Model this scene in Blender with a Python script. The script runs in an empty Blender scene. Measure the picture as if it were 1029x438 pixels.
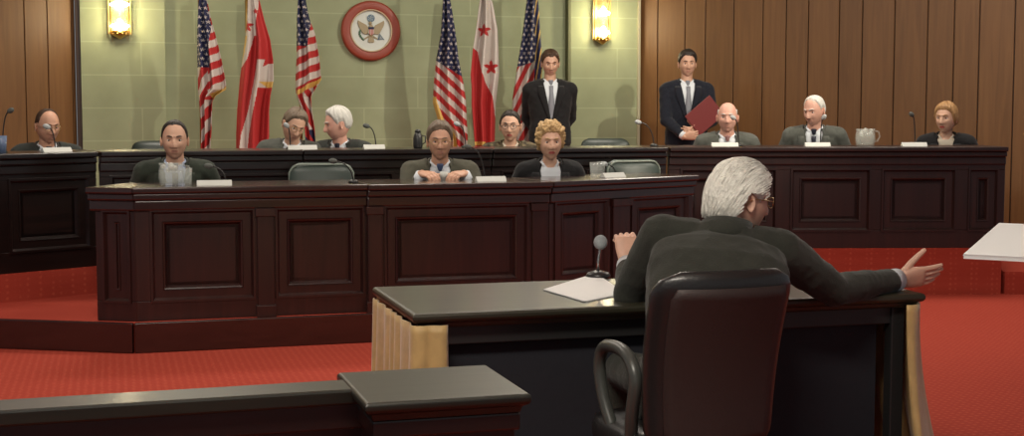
import bpy, math, random
from mathutils import Vector, Matrix, noise
from mathutils.bvhtree import BVHTree
V = Vector
C = bpy.context.scene.collection
PI = math.pi
random.seed(7)

# ---------------------------------------------------------------- camera model
HY, FPX, EYE = 110.0, 1400.0, 1.38
TH = math.atan((219 - HY) / FPX); ct, st = math.cos(TH), math.sin(TH)
def ray(px, py):
    u = (219 - py) / FPX
    return V(((px - 514.5) / FPX, u * st + ct, u * ct - st))
def G(px, py, z):
    d = ray(px, py); t = (z - EYE) / d.z
    return V((d.x * t, d.y * t, z))
def P(px, py, Y):
    d = ray(px, py); t = Y / d.y
    return V((d.x * t, Y, EYE + d.z * t))

# ---------------------------------------------------------------- materials
def mat(name, col, rough=.6, metal=0., coat=0., bump=0., bscale=40., var=0., vscale=6., spec=.5, emis=None, estr=0., trans=0., sheen=0., stretch=(1, 1, 1), alpha=1.):
    m = bpy.data.materials.new(name); m.use_nodes = True
    nt = m.node_tree; b = nt.nodes['Principled BSDF']
    b.inputs['Base Color'].default_value = (*col, 1)
    b.inputs['Roughness'].default_value = rough
    b.inputs['Metallic'].default_value = metal
    b.inputs['Coat Weight'].default_value = coat
    b.inputs['Coat Roughness'].default_value = .12
    b.inputs['Specular IOR Level'].default_value = spec
    b.inputs['Transmission Weight'].default_value = trans
    b.inputs['Sheen Weight'].default_value = sheen; b.inputs['Alpha'].default_value = alpha
    if emis:
        b.inputs['Emission Color'].default_value = (*emis, 1); b.inputs['Emission Strength'].default_value = estr
    tc = nt.nodes.new('ShaderNodeTexCoord'); mp = nt.nodes.new('ShaderNodeMapping'); mp.inputs['Scale'].default_value = stretch
    nt.links.new(tc.outputs['Object'], mp.inputs['Vector'])
    if var:
        n = nt.nodes.new('ShaderNodeTexNoise'); n.inputs['Scale'].default_value = vscale; n.inputs['Detail'].default_value = 6
        nt.links.new(mp.outputs[0], n.inputs['Vector'])
        r = nt.nodes.new('ShaderNodeValToRGB')
        r.color_ramp.elements[0].position = .3; r.color_ramp.elements[1].position = .7
        r.color_ramp.elements[0].color = (*[c * (1 - var) for c in col], 1)
        r.color_ramp.elements[1].color = (*[min(1, c * (1 + var)) for c in col], 1)
        nt.links.new(n.outputs['Fac'], r.inputs['Fac']); nt.links.new(r.outputs[0], b.inputs['Base Color'])
    if bump:
        n = nt.nodes.new('ShaderNodeTexNoise'); n.inputs['Scale'].default_value = bscale; n.inputs['Detail'].default_value = 4
        nt.links.new(mp.outputs[0], n.inputs['Vector'])
        bp = nt.nodes.new('ShaderNodeBump'); bp.inputs['Strength'].default_value = bump; bp.inputs['Distance'].default_value = .01
        nt.links.new(n.outputs['Fac'], bp.inputs['Height']); nt.links.new(bp.outputs[0], b.inputs['Normal'])
    return m

def wall_tile_mat():
    m = bpy.data.materials.new('green_wall_panels'); m.use_nodes = True
    nt = m.node_tree; b = nt.nodes['Principled BSDF']; b.inputs['Roughness'].default_value = .75
    tc = nt.nodes.new('ShaderNodeTexCoord'); sp = nt.nodes.new('ShaderNodeSeparateXYZ'); cb = nt.nodes.new('ShaderNodeCombineXYZ')
    ad = nt.nodes.new('ShaderNodeMath'); ad.operation = 'ADD'; ad.inputs[1].default_value = .298 * 10 - 1.096
    nt.links.new(tc.outputs['Object'], sp.inputs[0]); nt.links.new(sp.outputs['X'], cb.inputs['X'])
    nt.links.new(sp.outputs['Z'], ad.inputs[0]); nt.links.new(ad.outputs[0], cb.inputs['Y'])
    br = nt.nodes.new('ShaderNodeTexBrick'); br.offset = .5
    for k, v in (('Scale', 1.), ('Mortar Size', .006), ('Mortar Smooth', .3), ('Brick Width', 1.05), ('Row Height', .298), ('Bias', 0.)):
        br.inputs[k].default_value = v
    br.inputs['Color1'].default_value = (.285, .325, .195, 1); br.inputs['Color2'].default_value = (.298, .338, .205, 1)
    br.inputs['Mortar'].default_value = (.36, .41, .25, 1)
    nt.links.new(cb.outputs[0], br.inputs['Vector'])
    n = nt.nodes.new('ShaderNodeTexNoise'); n.inputs['Scale'].default_value = 3.; n.inputs['Detail'].default_value = 8
    mx = nt.nodes.new('ShaderNodeMixRGB'); mx.blend_type = 'SOFT_LIGHT'; mx.inputs[0].default_value = .35
    nt.links.new(tc.outputs['Object'], n.inputs['Vector'])
    nt.links.new(br.outputs['Color'], mx.inputs[1]); nt.links.new(n.outputs['Fac'], mx.inputs[2]); nt.links.new(mx.outputs[0], b.inputs['Base Color'])
    return m

def wood_mat(name, c0, c1, rough, coat, vertical=True, isl=0.25, scale=1.):
    m = bpy.data.materials.new(name); m.use_nodes = True
    nt = m.node_tree; b = nt.nodes['Principled BSDF']; b.inputs['Roughness'].default_value = rough
    b.inputs['Coat Weight'].default_value = coat; b.inputs['Coat Roughness'].default_value = .15
    tc = nt.nodes.new('ShaderNodeTexCoord'); mp = nt.nodes.new('ShaderNodeMapping')
    mp.inputs['Scale'].default_value = (14 * scale, 14 * scale, .9 * scale) if vertical else (.9 * scale, 14 * scale, 14 * scale)
    nt.links.new(tc.outputs['Object'], mp.inputs[0])
    n = nt.nodes.new('ShaderNodeTexNoise'); n.inputs['Scale'].default_value = 1.6; n.inputs['Detail'].default_value = 7; n.inputs['Distortion'].default_value = .8
    nt.links.new(mp.outputs[0], n.inputs['Vector'])
    r = nt.nodes.new('ShaderNodeValToRGB'); r.color_ramp.elements[0].position = .3; r.color_ramp.elements[1].position = .72
    r.color_ramp.elements[0].color = (*c0, 1); r.color_ramp.elements[1].color = (*c1, 1)
    nt.links.new(n.outputs['Fac'], r.inputs[0])
    ge = nt.nodes.new('ShaderNodeNewGeometry'); mr = nt.nodes.new('ShaderNodeMapRange')
    mr.inputs['To Min'].default_value = 1 - isl; mr.inputs['To Max'].default_value = 1 + isl
    nt.links.new(ge.outputs['Random Per Island'], mr.inputs['Value'])
    mx = nt.nodes.new('ShaderNodeVectorMath'); mx.operation = 'SCALE'
    nt.links.new(r.outputs[0], mx.inputs[0]); nt.links.new(mr.outputs[0], mx.inputs['Scale'])
    nt.links.new(mx.outputs[0], b.inputs['Base Color'])
    bp = nt.nodes.new('ShaderNodeBump'); bp.inputs['Strength'].default_value = .08; bp.inputs['Distance'].default_value = .005
    nt.links.new(n.outputs['Fac'], bp.inputs['Height']); nt.links.new(bp.outputs[0], b.inputs['Normal'])
    return m

def carpet_mat():
    m = bpy.data.materials.new('red_carpet'); m.use_nodes = True
    nt = m.node_tree; b = nt.nodes['Principled BSDF']; b.inputs['Roughness'].default_value = .95
    b.inputs['Specular IOR Level'].default_value = .1; b.inputs['Sheen Weight'].default_value = .0
    tc = nt.nodes.new('ShaderNodeTexCoord'); mp = nt.nodes.new('ShaderNodeMapping'); mp.inputs['Rotation'].default_value = (0, 0, R(-16))
    nt.links.new(tc.outputs['Object'], mp.inputs[0])
    vo = nt.nodes.new('ShaderNodeTexVoronoi'); vo.inputs['Scale'].default_value = 26; vo.inputs['Randomness'].default_value = .15
    nt.links.new(mp.outputs[0], vo.inputs['Vector'])
    r = nt.nodes.new('ShaderNodeValToRGB'); r.color_ramp.elements[0].position = .12; r.color_ramp.elements[1].position = .34
    r.color_ramp.elements[0].color = (.44, .078, .048, 1); r.color_ramp.elements[1].color = (.355, .050, .031, 1)
    nt.links.new(vo.outputs['Distance'], r.inputs[0])
    n = nt.nodes.new('ShaderNodeTexNoise'); n.inputs['Scale'].default_value = 2.; n.inputs['Detail'].default_value = 10
    mx = nt.nodes.new('ShaderNodeMixRGB'); mx.blend_type = 'SOFT_LIGHT'; mx.inputs[0].default_value = .5
    nt.links.new(r.outputs[0], mx.inputs[1]); nt.links.new(n.outputs['Fac'], mx.inputs[2]); nt.links.new(mx.outputs[0], b.inputs['Base Color'])
    n2 = nt.nodes.new('ShaderNodeTexNoise'); n2.inputs['Scale'].default_value = 220.
    bp = nt.nodes.new('ShaderNodeBump'); bp.inputs['Strength'].default_value = .5; bp.inputs['Distance'].default_value = .006
    nt.links.new(n2.outputs['Fac'], bp.inputs['Height']); nt.links.new(bp.outputs[0], b.inputs['Normal'])
    return m
R = math.radians
M = dict(
    tile=wall_tile_mat(),
    plank=wood_mat('wall_planks', (.125, .056, .016), (.168, .079, .024), .5, .0, True, .10),
    mahog=wood_mat('mahogany_upright', (.017, .0052, .0042), (.036, .0105, .0080), .36, .3, True, .12),
    mahogh=wood_mat('mahogany_long', (.019, .0062, .0048), (.040, .0125, .0095), .26, .8, False, .12),
    dark=wood_mat('dark_dais_wood', (.006, .0032, .0030), (.013, .006, .005), .30, .6, False, .12),
    rmahog=wood_mat('dark_red_dais_wood', (.011, .0035, .003), (.024, .0068, .0052), .42, .2, True, .12),
    ttop=wood_mat('dark_table_top', (.021, .020, .012), (.035, .032, .018), .42, .35, False, .05),
    rail=wood_mat('dark_railing_wood', (.010, .010, .006), (.018, .017, .010), .42, .25, False, .05),
    trim=mat('dark_trim', (.035, .016, .009), .5),
    carpet=carpet_mat(),
    ceil=mat('ceiling_plaster', (.6, .57, .5), .9),
    brass=mat('brass', (.55, .36, .12), .3, 1.),
    gold=mat('gold_drape', (.50, .33, .13), .55, sheen=.4, bump=.15, bscale=60, var=.15, vscale=14),
    fringe=mat('gold_fringe', (.62, .40, .10), .6, bump=.4, bscale=300),
    navy=mat('flag_navy', (.012, .016, .060), .7), white=mat('flag_white', (.52, .47, .43), .7), red=mat('flag_red', (.40, .020, .020), .7),
    black=mat('black_leather', (.014, .013, .013), .38, coat=.15, bump=.12, bscale=90),
    brownlea=mat('chair_back_leather', (.028, .014, .012), .6, coat=.0, bump=.12, bscale=90),
    green=mat('green_grey_leather', (.040, .058, .050), .42, bump=.1, bscale=80),
    dgreen=mat('dark_green_leather', (.016, .026, .020), .42, bump=.1, bscale=80),
    piping=mat('pale_piping', (.22, .26, .22), .35),
    plastic=mat('black_plastic', (.02, .02, .02), .35),
    greyplastic=mat('worn_grey_armrest', (.055, .058, .052), .35),
    chrome=mat('chrome', (.5, .5, .5), .25, 1.),
    foam=mat('white_foam', (.42, .45, .45), .9, bump=.4, bscale=200),
    dfoam=mat('grey_foam', (.10, .11, .10), .9, bump=.4, bscale=200),
    paper=mat('white_paper', (.80, .81, .80), .7),
    plate=mat('nameplate_white', (.55, .56, .52), .5),
    glass=mat('clear_glass', (.8, .85, .8), .06, alpha=.16), water=mat('water', (.75, .8, .70), .05, alpha=.18),
    ice=mat('ice', (.7, .72, .66), .3, alpha=.40), blueglass=mat('blue_glass', (.25, .35, .55), .1, trans=.5),
    shirt=mat('white_shirt', (.62, .66, .70), .8), bshirt=mat('blue_shirt', (.36, .44, .60), .8), cream=mat('cream_blouse', (.62, .56, .45), .8),
    folder=mat('red_folder', (.16, .022, .022), .5),
    bulb=mat('lit_bulb', (1, .9, .6), .4, emis=(1., .86, .55), estr=60.),
    frost=mat('ribbed_glass', (.30, .27, .13), .2, alpha=.22),
    ringred=mat('seal_ring_red', (.26, .040, .020), .45, bump=.2, bscale=60), sealw=mat('seal_field', (.62, .66, .62), .3, coat=.5),
    sealb=mat('seal_blue', (.10, .17, .24), .5), sealt=mat('seal_tan', (.33, .27, .16), .5), sealg=mat('seal_green', (.05, .13, .07), .5),
    eyew=mat('eye_white', (.6, .58, .54), .3), iris=mat('eye_dark', (.03, .02, .015), .2), wire=mat('gold_wire', (.45, .33, .16), .3, 1.),
    lens=mat('lens', (.9, .9, .9), .05, trans=1.),
    shoe=mat('black_shoe', (.012, .011, .011), .3),
)

# ---------------------------------------------------------------- mesh builder
class MB:
    def __init__(s): s.v = []; s.f = []; s.m = []
    def add(s, vs, fs, mi=0):
        o = len(s.v); s.v += [V(p) for p in vs]
        for f in fs: s.f.append([i + o for i in f]); s.m.append(mi)
    def join(s, o, mi=None):
        n = len(s.v); s.v += [p.copy() for p in o.v]
        for f, m in zip(o.f, o.m): s.f.append([i + n for i in f]); s.m.append(m if mi is None else mi)
    def xf(s, mtx): s.v = [mtx @ p for p in s.v]; return s
    def box(s, x0, x1, y0, y1, z0, z1, mi=0):
        s.add([(x0, y0, z0), (x1, y0, z0), (x1, y1, z0), (x0, y1, z0), (x0, y0, z1), (x1, y0, z1), (x1, y1, z1), (x0, y1, z1)],
              [(0, 3, 2, 1), (4, 5, 6, 7), (0, 1, 5, 4), (1, 2, 6, 5), (2, 3, 7, 6), (3, 0, 4, 7)], mi)
    def loft(s, rings, mi=0, cap=True):
        n = len(rings[0]); o = len(s.v)
        for r in rings: s.v += [V(p) for p in r]
        for k in range(len(rings) - 1):
            for i in range(n):
                j = (i + 1) % n
                s.f.append([o + k * n + i, o + k * n + j, o + (k + 1) * n + j, o + (k + 1) * n + i]); s.m.append(mi)
        if cap:
            for k, rev in ((0, True), (len(rings) - 1, False)):
                c = sum((V(p) for p in rings[k]), V()) / n; s.v.append(c); ci = len(s.v) - 1
                for i in range(n):
                    j = (i + 1) % n; a, b = o + k * n + i, o + k * n + j
                    s.f.append([ci, b, a] if rev else [ci, a, b]); s.m.append(mi)
    def ell(s, c, rx, ry, rz, nu=16, nv=10, mi=0, rot=None):
        c = V(c); rings = []
        for k in range(1, nv):
            t = PI * k / nv - PI / 2
            r = []
            for i in range(nu):
                a = 2 * PI * i / nu
                p = V((rx * math.cos(t) * math.cos(a), ry * math.cos(t) * math.sin(a), rz * math.sin(t)))
                r.append(c + (rot @ p if rot else p))
            rings.append(r)
        o = len(s.v); s.loft(rings, mi, True)
        b = V((0, 0, -rz)); t = V((0, 0, rz))
        s.v[-2] = c + (rot @ b if rot else b); s.v[-1] = c + (rot @ t if rot else t)
    def tube(s, pts, rads, n=10, mi=0, cap=True, ref=None):
        pts = [V(p) for p in pts]
        if not hasattr(rads, '__len__'): rads = [rads] * len(pts)
        rings = []; prev = None
        for i, p in enumerate(pts):
            d = (pts[min(i + 1, len(pts) - 1)] - pts[max(i - 1, 0)]).normalized()
            if prev is None:
                a = d.orthogonal().normalized() if ref is None else (V(ref) - d * d.dot(V(ref))).normalized()
            else: a = (prev - d * prev.dot(d)).normalized()
            prev = a; b = d.cross(a)
            rings.append([p + (a * math.cos(2 * PI * k / n) + b * math.sin(2 * PI * k / n)) * rads[i] for k in range(n)])
        s.loft(rings, mi, cap)
    def limb(s, pts, rads, n=14, mi=0):
        s.tube(pts, rads, n, mi)
        for p, r in zip(pts, rads): s.ell(p, r, r, r, n, 8, mi)
    def grid(s, rows, mi=0):
        n = len(rows[0]); o = len(s.v)
        for q in rows: s.v += [V(p) for p in q]
        for a in range(len(rows) - 1):
            for i in range(n - 1): k = o + a * n + i; s.f.append([k, k + 1, k + n + 1, k + n]); s.m.append(mi)
    def lathe(s, prof, n=20, mi=0, c=(0, 0, 0), cap=True):
        c = V(c)
        s.loft([[c + V((r * math.cos(2 * PI * i / n), r * math.sin(2 * PI * i / n), z)) for i in range(n)] for r, z in prof], mi, cap)
    def poly(s, pts, z0, z1, mi=0):
        n = len(pts)
        s.add([(p[0], p[1], z0) for p in pts] + [(p[0], p[1], z1) for p in pts],
              [tuple(range(n - 1, -1, -1)), tuple(range(n, 2 * n))] + [(i, (i + 1) % n, n + (i + 1) % n, n + i) for i in range(n)], mi)
    def mesh(s, name, mats):
        me = bpy.data.meshes.new(name); me.from_pydata([tuple(p) for p in s.v], [], s.f)
        for m in (mats if isinstance(mats, (list, tuple)) else [mats]): me.materials.append(m)
        me.polygons.foreach_set('material_index', s.m); me.update(); return me
    def build(s, name, mats, parent=None, smooth=False, bevel=0, seg=2, solid=0, sub=0):
        me = s.mesh(name, mats); o = bpy.data.objects.new(name, me); C.objects.link(o)
        if parent: o.parent = parent
        if smooth: me.polygons.foreach_set('use_smooth', [True] * len(me.polygons))
        if solid:
            q = o.modifiers.new('s', 'SOLIDIFY'); q.thickness = solid; q.offset = 0
        if bevel:
            q = o.modifiers.new('b', 'BEVEL'); q.width = bevel; q.segments = seg; q.limit_method = 'ANGLE'
        if sub:
            q = o.modifiers.new('u', 'SUBSURF'); q.levels = sub; q.render_levels = sub
        return o
def fuse(mb, voxel, smooth=4, wrinkle=0, wsize=.1, cut=None):
    """Join overlapping closed shells into one continuous surface; returns an MB."""
    me = mb.mesh('tmp', M['black']); o = bpy.data.objects.new('tmp', me); C.objects.link(o)
    r = o.modifiers.new('r', 'REMESH'); r.mode = 'VOXEL'; r.voxel_size = voxel
    q = o.modifiers.new('s', 'SMOOTH'); q.iterations = smooth; q.factor = .5
    dg = bpy.context.evaluated_depsgraph_get(); ev = o.evaluated_get(dg); em = ev.to_mesh()
    out = MB(); out.v = [v.co.copy() for v in em.vertices]
    nr = [v.normal.copy() for v in em.vertices]
    out.f = [list(p.vertices) for p in em.polygons]; out.m = [0] * len(out.f)
    ev.to_mesh_clear(); bpy.data.objects.remove(o); bpy.data.meshes.remove(me)
    if wrinkle:
        wsize *= 1.25
        for i, p in enumerate(out.v):
            w = 1 - abs(noise.noise(p / wsize + V((3, 7, 1)))) * 2.4
            w += .5 * (1 - abs(noise.noise(p / (wsize * .45))) * 2.4)
            out.v[i] = p + nr[i] * wrinkle * w
    if cut:
        keep = [(f, m) for f, m in zip(out.f, out.m) if not cut(sum((out.v[i] for i in f), V()) / len(f))]
        out.f = [k[0] for k in keep]; out.m = [k[1] for k in keep]
        cnt = {}
        for f in out.f:
            for a, b in zip(f, f[1:] + f[:1]): k = (min(a, b), max(a, b)); cnt[k] = cnt.get(k, 0) + 1
        nb = {}
        for (a, b), c in cnt.items():
            if c == 1: nb.setdefault(a, []).append(b); nb.setdefault(b, []).append(a)
        for _ in range(12):
            new = {a: out.v[a] * .4 + sum((out.v[b] for b in l), V()) / len(l) * .6 for a, l in nb.items()}
            for a, p in new.items(): out.v[a] = p
    return out
def empty(name, loc=(0, 0, 0), rz=0, label=None, cat=None, group=None):
    o = bpy.data.objects.new(name, None); C.objects.link(o); o.location = loc; o.rotation_euler = (0, 0, rz); o.empty_display_size = .1
    return tag(o, label, cat, group)
def tag(o, label=None, cat=None, group=None):
    if label: o['label'] = label
    if cat: o['category'] = cat
    if group: o['group'] = group
    return o
def struct(o): o['kind'] = 'structure'; return o

# ================================================================ ROOM
A = R(16); U = V((math.cos(A), math.sin(A), 0)); W = V((-math.sin(A), math.cos(A), 0))
def dirv(deg): return V((math.cos(R(deg)), math.sin(R(deg)), 0))
Z1, Z2 = .17, .35                 # front platform, back platform
# front edge of the low platform
C1 = V((-2.144, 7.84, 0)); C0 = V((-3.699, 8.156, 0))
C2 = C1 + dirv(16.3) * 2.53
C3 = C2 + dirv(40) * 1.50
# front line of the back dais
D1 = V((-2.72, 9.17, 0)); D0 = D1 - dirv(46) * 2.4
D2 = V((1.145, 10.29, 0)); D3 = V((3.66, 10.36, 0))
m = MB(); m.box(-7, 7, -1.5, 16.5, -.1, 0); struct(m.build('floor', M['carpet']))
m = MB(); m.poly([C0, C1, C2, C3, D2 + V((-.02, -.06, 0)), D1 + V((-.05, .25, 0)), V((-3.9, 8.3, 0))], 0.0, Z1); struct(m.build('front_platform', M['carpet']))
m = MB()                          # timber fascia of the low platform
def fascia(mb, a, b, z0, z1, t=.03):
    d = (b - a).normalized(); nrm = V((d.y, -d.x, 0))
    q = [a + nrm * t, b + nrm * t, b, a]
    mb.poly([(p.x, p.y) for p in q], z0, z1)
for a, b in ((C0, C1), (C1, C2), (C2, C3)): fascia(m, a, b, 0, Z1 + .004)
struct(m.build('trim_1', M['mahogh'], bevel=.006))
BW = lambda q, t: q + V((-.27, .96, 0)) * t
back = [D0, D1, D2, D3, D3 + V((.02, 1.35, 0)), D2 + V((-.3, 1.55, 0)), D1 + V((-.62, 1.5, 0)), D0 + V((-1.1, .9, 0))]
m = MB(); m.poly(back, Z1, Z2); m.poly([D2, D3, D3 + V((.02, 1.3, 0)), D2 + V((-.3, 1.5, 0))], 0, Z1); struct(m.build('back_platform', M['carpet']))

WA = V((-3.94, 12.66, 0)); WB = V((1.27, 14.15, 0))
RC = V((4.32, 12.2, 0)) ; RC2 = WB + (RC - WB) * 1.35
LC = WA - dirv(56) * 3.6
m = MB(); m.poly([BW(back[7], 0) + V((-.6, 0, 0)), back[7] + V((0, .0, 0)), back[6], back[5], back[4] + V((0, 0, 0)), D3 + V((.03, -.0, 0)), D3 + V((1.7, 0, 0)), RC2, WB, WA, LC], 0, Z1)
struct(m.build('rear_platform', M['carpet']))

def wall(name, a, b, z0, z1, t, mt):
    d = (b - a); L = d.length
    m = MB(); m.box(0, L, 0, t, z0, z1)
    o = m.build(name, mt); o.location = a; o.rotation_euler = (0, 0, math.atan2(d.y, d.x)); return struct(o)
wall('wall_back', WA, WB, 0, 3.8, .15, M['tile'])
def plankwall(name, a, b, widths):
    d = b - a; L = d.length; m = MB(); x = 0; k = 0
    m.box(0, L, .02, .12, 0, 3.8, 1)
    while x < L:
        w = min(widths[k % len(widths)], L - x); m.box(x + .005, x + w - .005, 0, .03, 0, 3.8); x += w; k += 1
    o = m.build(name, [M['plank'], M['trim']], bevel=.003, seg=1); o.location = a; o.rotation_euler = (0, 0, math.atan2(d.y, d.x)); struct(o)
plankwall('wall_right', WB, RC2, [.22, .30, .22, .30, .30, .235])
plankwall('wall_left', LC, WA, [.26, .30, .30, .24])
# corner trims, and the shallow side bays of the green wall
m = MB(); m.poly([WA + U * 0.0 - W * .05, WA + U * .05 - W * .05, WA + U * .05, WA], Z1, 3.8); struct(m.build('trim_2', M['trim'], bevel=.004))
def bay(name, px0, px1):
    def onw(px):
        r = (px - 514.5) / FPX; # x = r*y on wall line
        t = (r * WA.y - WA.x) / ((WB.x - WA.x) - r * (WB.y - WA.y)); return WA + (WB - WA) * t
    a, b = onw(px0), onw(px1); L = (b - a).length
    m = MB(); m.box(0, L, -.07, 0, 0, 3.8)
    o = m.build(name, M['tile']); o.location = a; o.rotation_euler = (0, 0, A); return struct(o), a, b
_, b0, b1 = bay('wall_back_left_bay', 84, 168)
_, b2, b3 = bay('wall_back_right_bay', 567.5, 637)
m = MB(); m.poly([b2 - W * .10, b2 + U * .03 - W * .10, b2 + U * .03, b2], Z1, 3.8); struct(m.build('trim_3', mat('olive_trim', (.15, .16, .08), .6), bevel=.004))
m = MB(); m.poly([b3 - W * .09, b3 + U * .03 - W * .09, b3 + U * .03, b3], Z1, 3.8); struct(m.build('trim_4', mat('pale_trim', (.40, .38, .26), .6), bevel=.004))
m = MB(); m.box(-7, 7, -1.5, 16.5, 3.8, 3.9); struct(m.build('ceiling', M['ceil']))

# ================================================================ BENCHES
def panel_unit(name, p0, deg, L, z0, z1, depth, openings, pils, mt, mth, label, topover=.058, obot=.115, otop=.14, cor=(.035, .075, .135), endcap=(True, True), reveal=.034, top_l=0, top_r=0, ml=0., mr=0.):
    """A desk unit seen from its panelled front. Local x runs along the front, y goes back."""
    H = z1 - z0
    e = empty(name, (p0.x, p0.y, z0), R(deg), label, 'desk', 'panelled desk units of the hearing dais')
    m = MB(); m.box(0, L, reveal, reveal + .03, 0, H - .03); m.build('front_board', mt, e)
    ob, ot = obot, H - otop
    f = MB(); f.box(0, L, 0, reveal, 0, ob); f.box(0, L, 0, reveal, ot, H - .035)
    xs = [0] + [x for o in openings for x in o] + [L]
    for i in range(0, len(xs), 2):
        if xs[i + 1] - xs[i] > .004: f.box(xs[i], xs[i + 1], 0, reveal, ob, ot)
    f.build('face_frame', mt, e, bevel=.003, seg=1)
    for (a, b) in openings:
        q = MB()                       # sloping bolection moulding round the opening
        w = .016
        def ringq(off, y): return [(a + off, y, ob + off), (b - off, y, ob + off), (b - off, y, ot - off), (a + off, y, ot - off)]
        q.loft([ringq(-.012, 0), ringq(-.010, -.010), ringq(.003, -.010), ringq(w, .014), ringq(w, reveal + .002), ringq(-.012, .004)], 0, False)
        q.build('panel_moulding', mt, e)
        q = MB(); i0 = .060; i1 = .072
        q.loft([ringq(w, .014), ringq(i0, .014), ringq(i0 + .004, .008), ringq(i1, .010), ringq(i1 + .012, reveal - .001), ringq(i1 + .03, reveal - .001)], 0, False)
        q.build('inner_moulding', mt, e, smooth=False)
        q = MB(); q.loft([ringq(i1, reveal + .001), ringq(i1, reveal - .001)], 0, True); q.build('field_panel', mt, e)
    for (a, b) in pils:
        q = MB(); q.box(a, b, -.022, .004, .0, H - cor[2]); q.box(a - .010, b + .010, -.034, .004, 0, .07); q.box(a - .010, b + .010, -.034, .004, H - cor[2] - .045, H - cor[2] + .002)
        q.build('pilaster', mt, e, bevel=.004)
    q = MB()
    def strip(y0, y1, za, zb):
        x = lambda y, k: (-top_l + y * ml) if k == 0 else (L + top_r - y * mr)
        q.poly([(x(y0, 0), y0), (x(y0, 1), y0), (x(y1, 1), y1), (x(y1, 0), y1)], za, zb)
    strip(-.016, .02, H - cor[2], H - cor[1]); strip(-.036, .02, H - cor[1], H - cor[0])
    q.build('cornice', mth, e, bevel=.009, seg=3)
    q = MB(); strip(-topover, depth, H - cor[0], H); q.build('worktop', mth, e, bevel=.008, seg=3)
    for k, flag in enumerate(endcap):
        if flag:
            q = MB(); x = 0 if k == 0 else L - .03
            q.box(x, x + .03, reveal + .03, depth - .03, 0, H - .035); q.build('side_board', mt, e, bevel=.003)
    return e
# front bench: left return, left front, centre front, right front
S = 1.0
dl = dirv(-11.5); d1 = dirv(16.3); d3 = dirv(40)
ins = .05
def inset(q, deg, t): d = dirv(deg); return q + V((-d.y, d.x, 0)) * t
K1 = C1 + V((.0, .055, 0))
Kl = K1 - dl * .245
panel_unit('bench_desk', Kl, -11.5, .245, Z1, .94, .50, [(.05, .205)], [], M['mahog'], M['mahogh'],
           'narrow angled end unit of the front mahogany desk, at its left corner', endcap=(True, False), top_l=.03, mr=.25)
L1 = 1.335
panel_unit('bench_desk', K1, 16.3, L1, Z1, .94, .55, [(.09, .665), (.80, 1.31)], [(.685, .78)], M['mahog'], M['mahogh'],
           'front mahogany desk unit with two raised panels, below the empty green chair', endcap=(False, True), ml=.25)
K2 = K1 + d1 * (L1 + .005) + V((.0, -.035, 0))
L2 = 1.13
panel_unit('bench_desk', K2, 16.3, L2, Z1, .94, .55, [(.11, .99)], [(.0, .085), (1.02, 1.11)], M['mahog'], M['mahogh'],
           'front mahogany desk unit with one wide panel, where the man in blue tie sits', endcap=(False, False), mr=.212)
K3 = K2 + d1 * (L2 + .005) + V((0, .03, 0))
panel_unit('bench_desk', K3, 40, 1.30, Z1, .94, .50, [(.05, .50), (.72, 1.25)], [(.53, .68)], M['mahog'], M['mahogh'],
           'front mahogany desk unit angled away behind the white-haired witness', endcap=(False, True), ml=.212)
# back dais: left wing, centre (three units), right wing
Ld = (D1 - D0).length
panel_unit('dais_desk', D0, 46, Ld - .02, Z2, 1.105, .50, [(Ld - .02 - .62 * k - .60, Ld - .02 - .62 * k - .06) for k in (3, 2, 1, 0)], [], M['dark'], M['dark'],
           'left wing of the tall back desk, in front of the bald man in glasses', obot=.135, otop=.17, endcap=(True, False), mr=-.262, cor=(.035, .075, .135))
cd = (D2 - D1); Lc = cd.length; cdeg = math.degrees(math.atan2(cd.y, cd.x))
for k, nm in enumerate(('below the leftmost striped flag', 'below the round wall seal', 'in front of the woman in patterned jacket')):
    w = Lc / 3
    panel_unit('dais_desk', D1 + cd * k / 3, cdeg, w - .006, Z2, 1.105, .50, [(.08, w / 2 - .05), (w / 2 + .05, w - .08)], [], M['dark'], M['dark'],
               'dark centre unit of the tall back desk, ' + nm, obot=.135, otop=.17, endcap=(False, k < 2), ml=-.262 if k == 0 else 0, mr=-.128 if k == 2 else 0)
Lr = (D3 - D2).length; rdeg = math.degrees(math.atan2(D3.y - D2.y, D3.x - D2.x))
panel_unit('dais_desk', D2 + V((.01, 0, 0)), rdeg, Lr, Z2, 1.105, .50, [(.10, .80), (.92, 1.50), (1.60, 2.14), (2.25, 2.46)], [], M['rmahog'], M['rmahog'],
           'long right wing of the tall back desk with reddish panels', obot=.135, otop=.17, endcap=(False, True), ml=-.128)

# ================================================================ WITNESS TABLE
TA = V((-.306, 4.262, 0)); TL, TD = 1.80, .70
te = empty('witness_table', TA, A, 'long dark table with gold draped ends, where the white-haired witness sits', 'table')
m = MB()
def rr(x0, x1, y0, y1, z): return [(x0, y0, z), (x1, y0, z), (x1, y1, z), (x0, y1, z)]
def slab(mb, x0, x1, y0, y1, prof):   # prof: (inset, z)
    mb.loft([rr(x0 + i, x1 - i, y0 + i, y1 - i, z) for i, z in prof], 0, True)
slab(m, 0, TL, 0, TD, [(.028, .700), (.022, .706), (.020, .716), (.006, .722), (0, .730), (0, .740), (.004, .747), (.012, .750)])
m.build('tabletop', M['ttop'], te, bevel=.002)
m = MB(); m.box(.06, TL - .06, TD - .07, TD - .045, .06, .70); m.build('modesty_panel', M['black'], te, bevel=.003)
for x in (.05, TL - .10):
    for y in (.05, TD - .12):
        m = MB(); m.box(x, x + .05, y, y + .05, 0, .70); m.build('leg', M['plastic'], te, bevel=.004)
m = MB(); m.box(.07, TL - .07, .06, .08, .64, .70); m.box(.07, TL - .07, TD - .12, TD - .10, .64, .70); m.build('apron', M['plastic'], te, bevel=.003)
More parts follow.
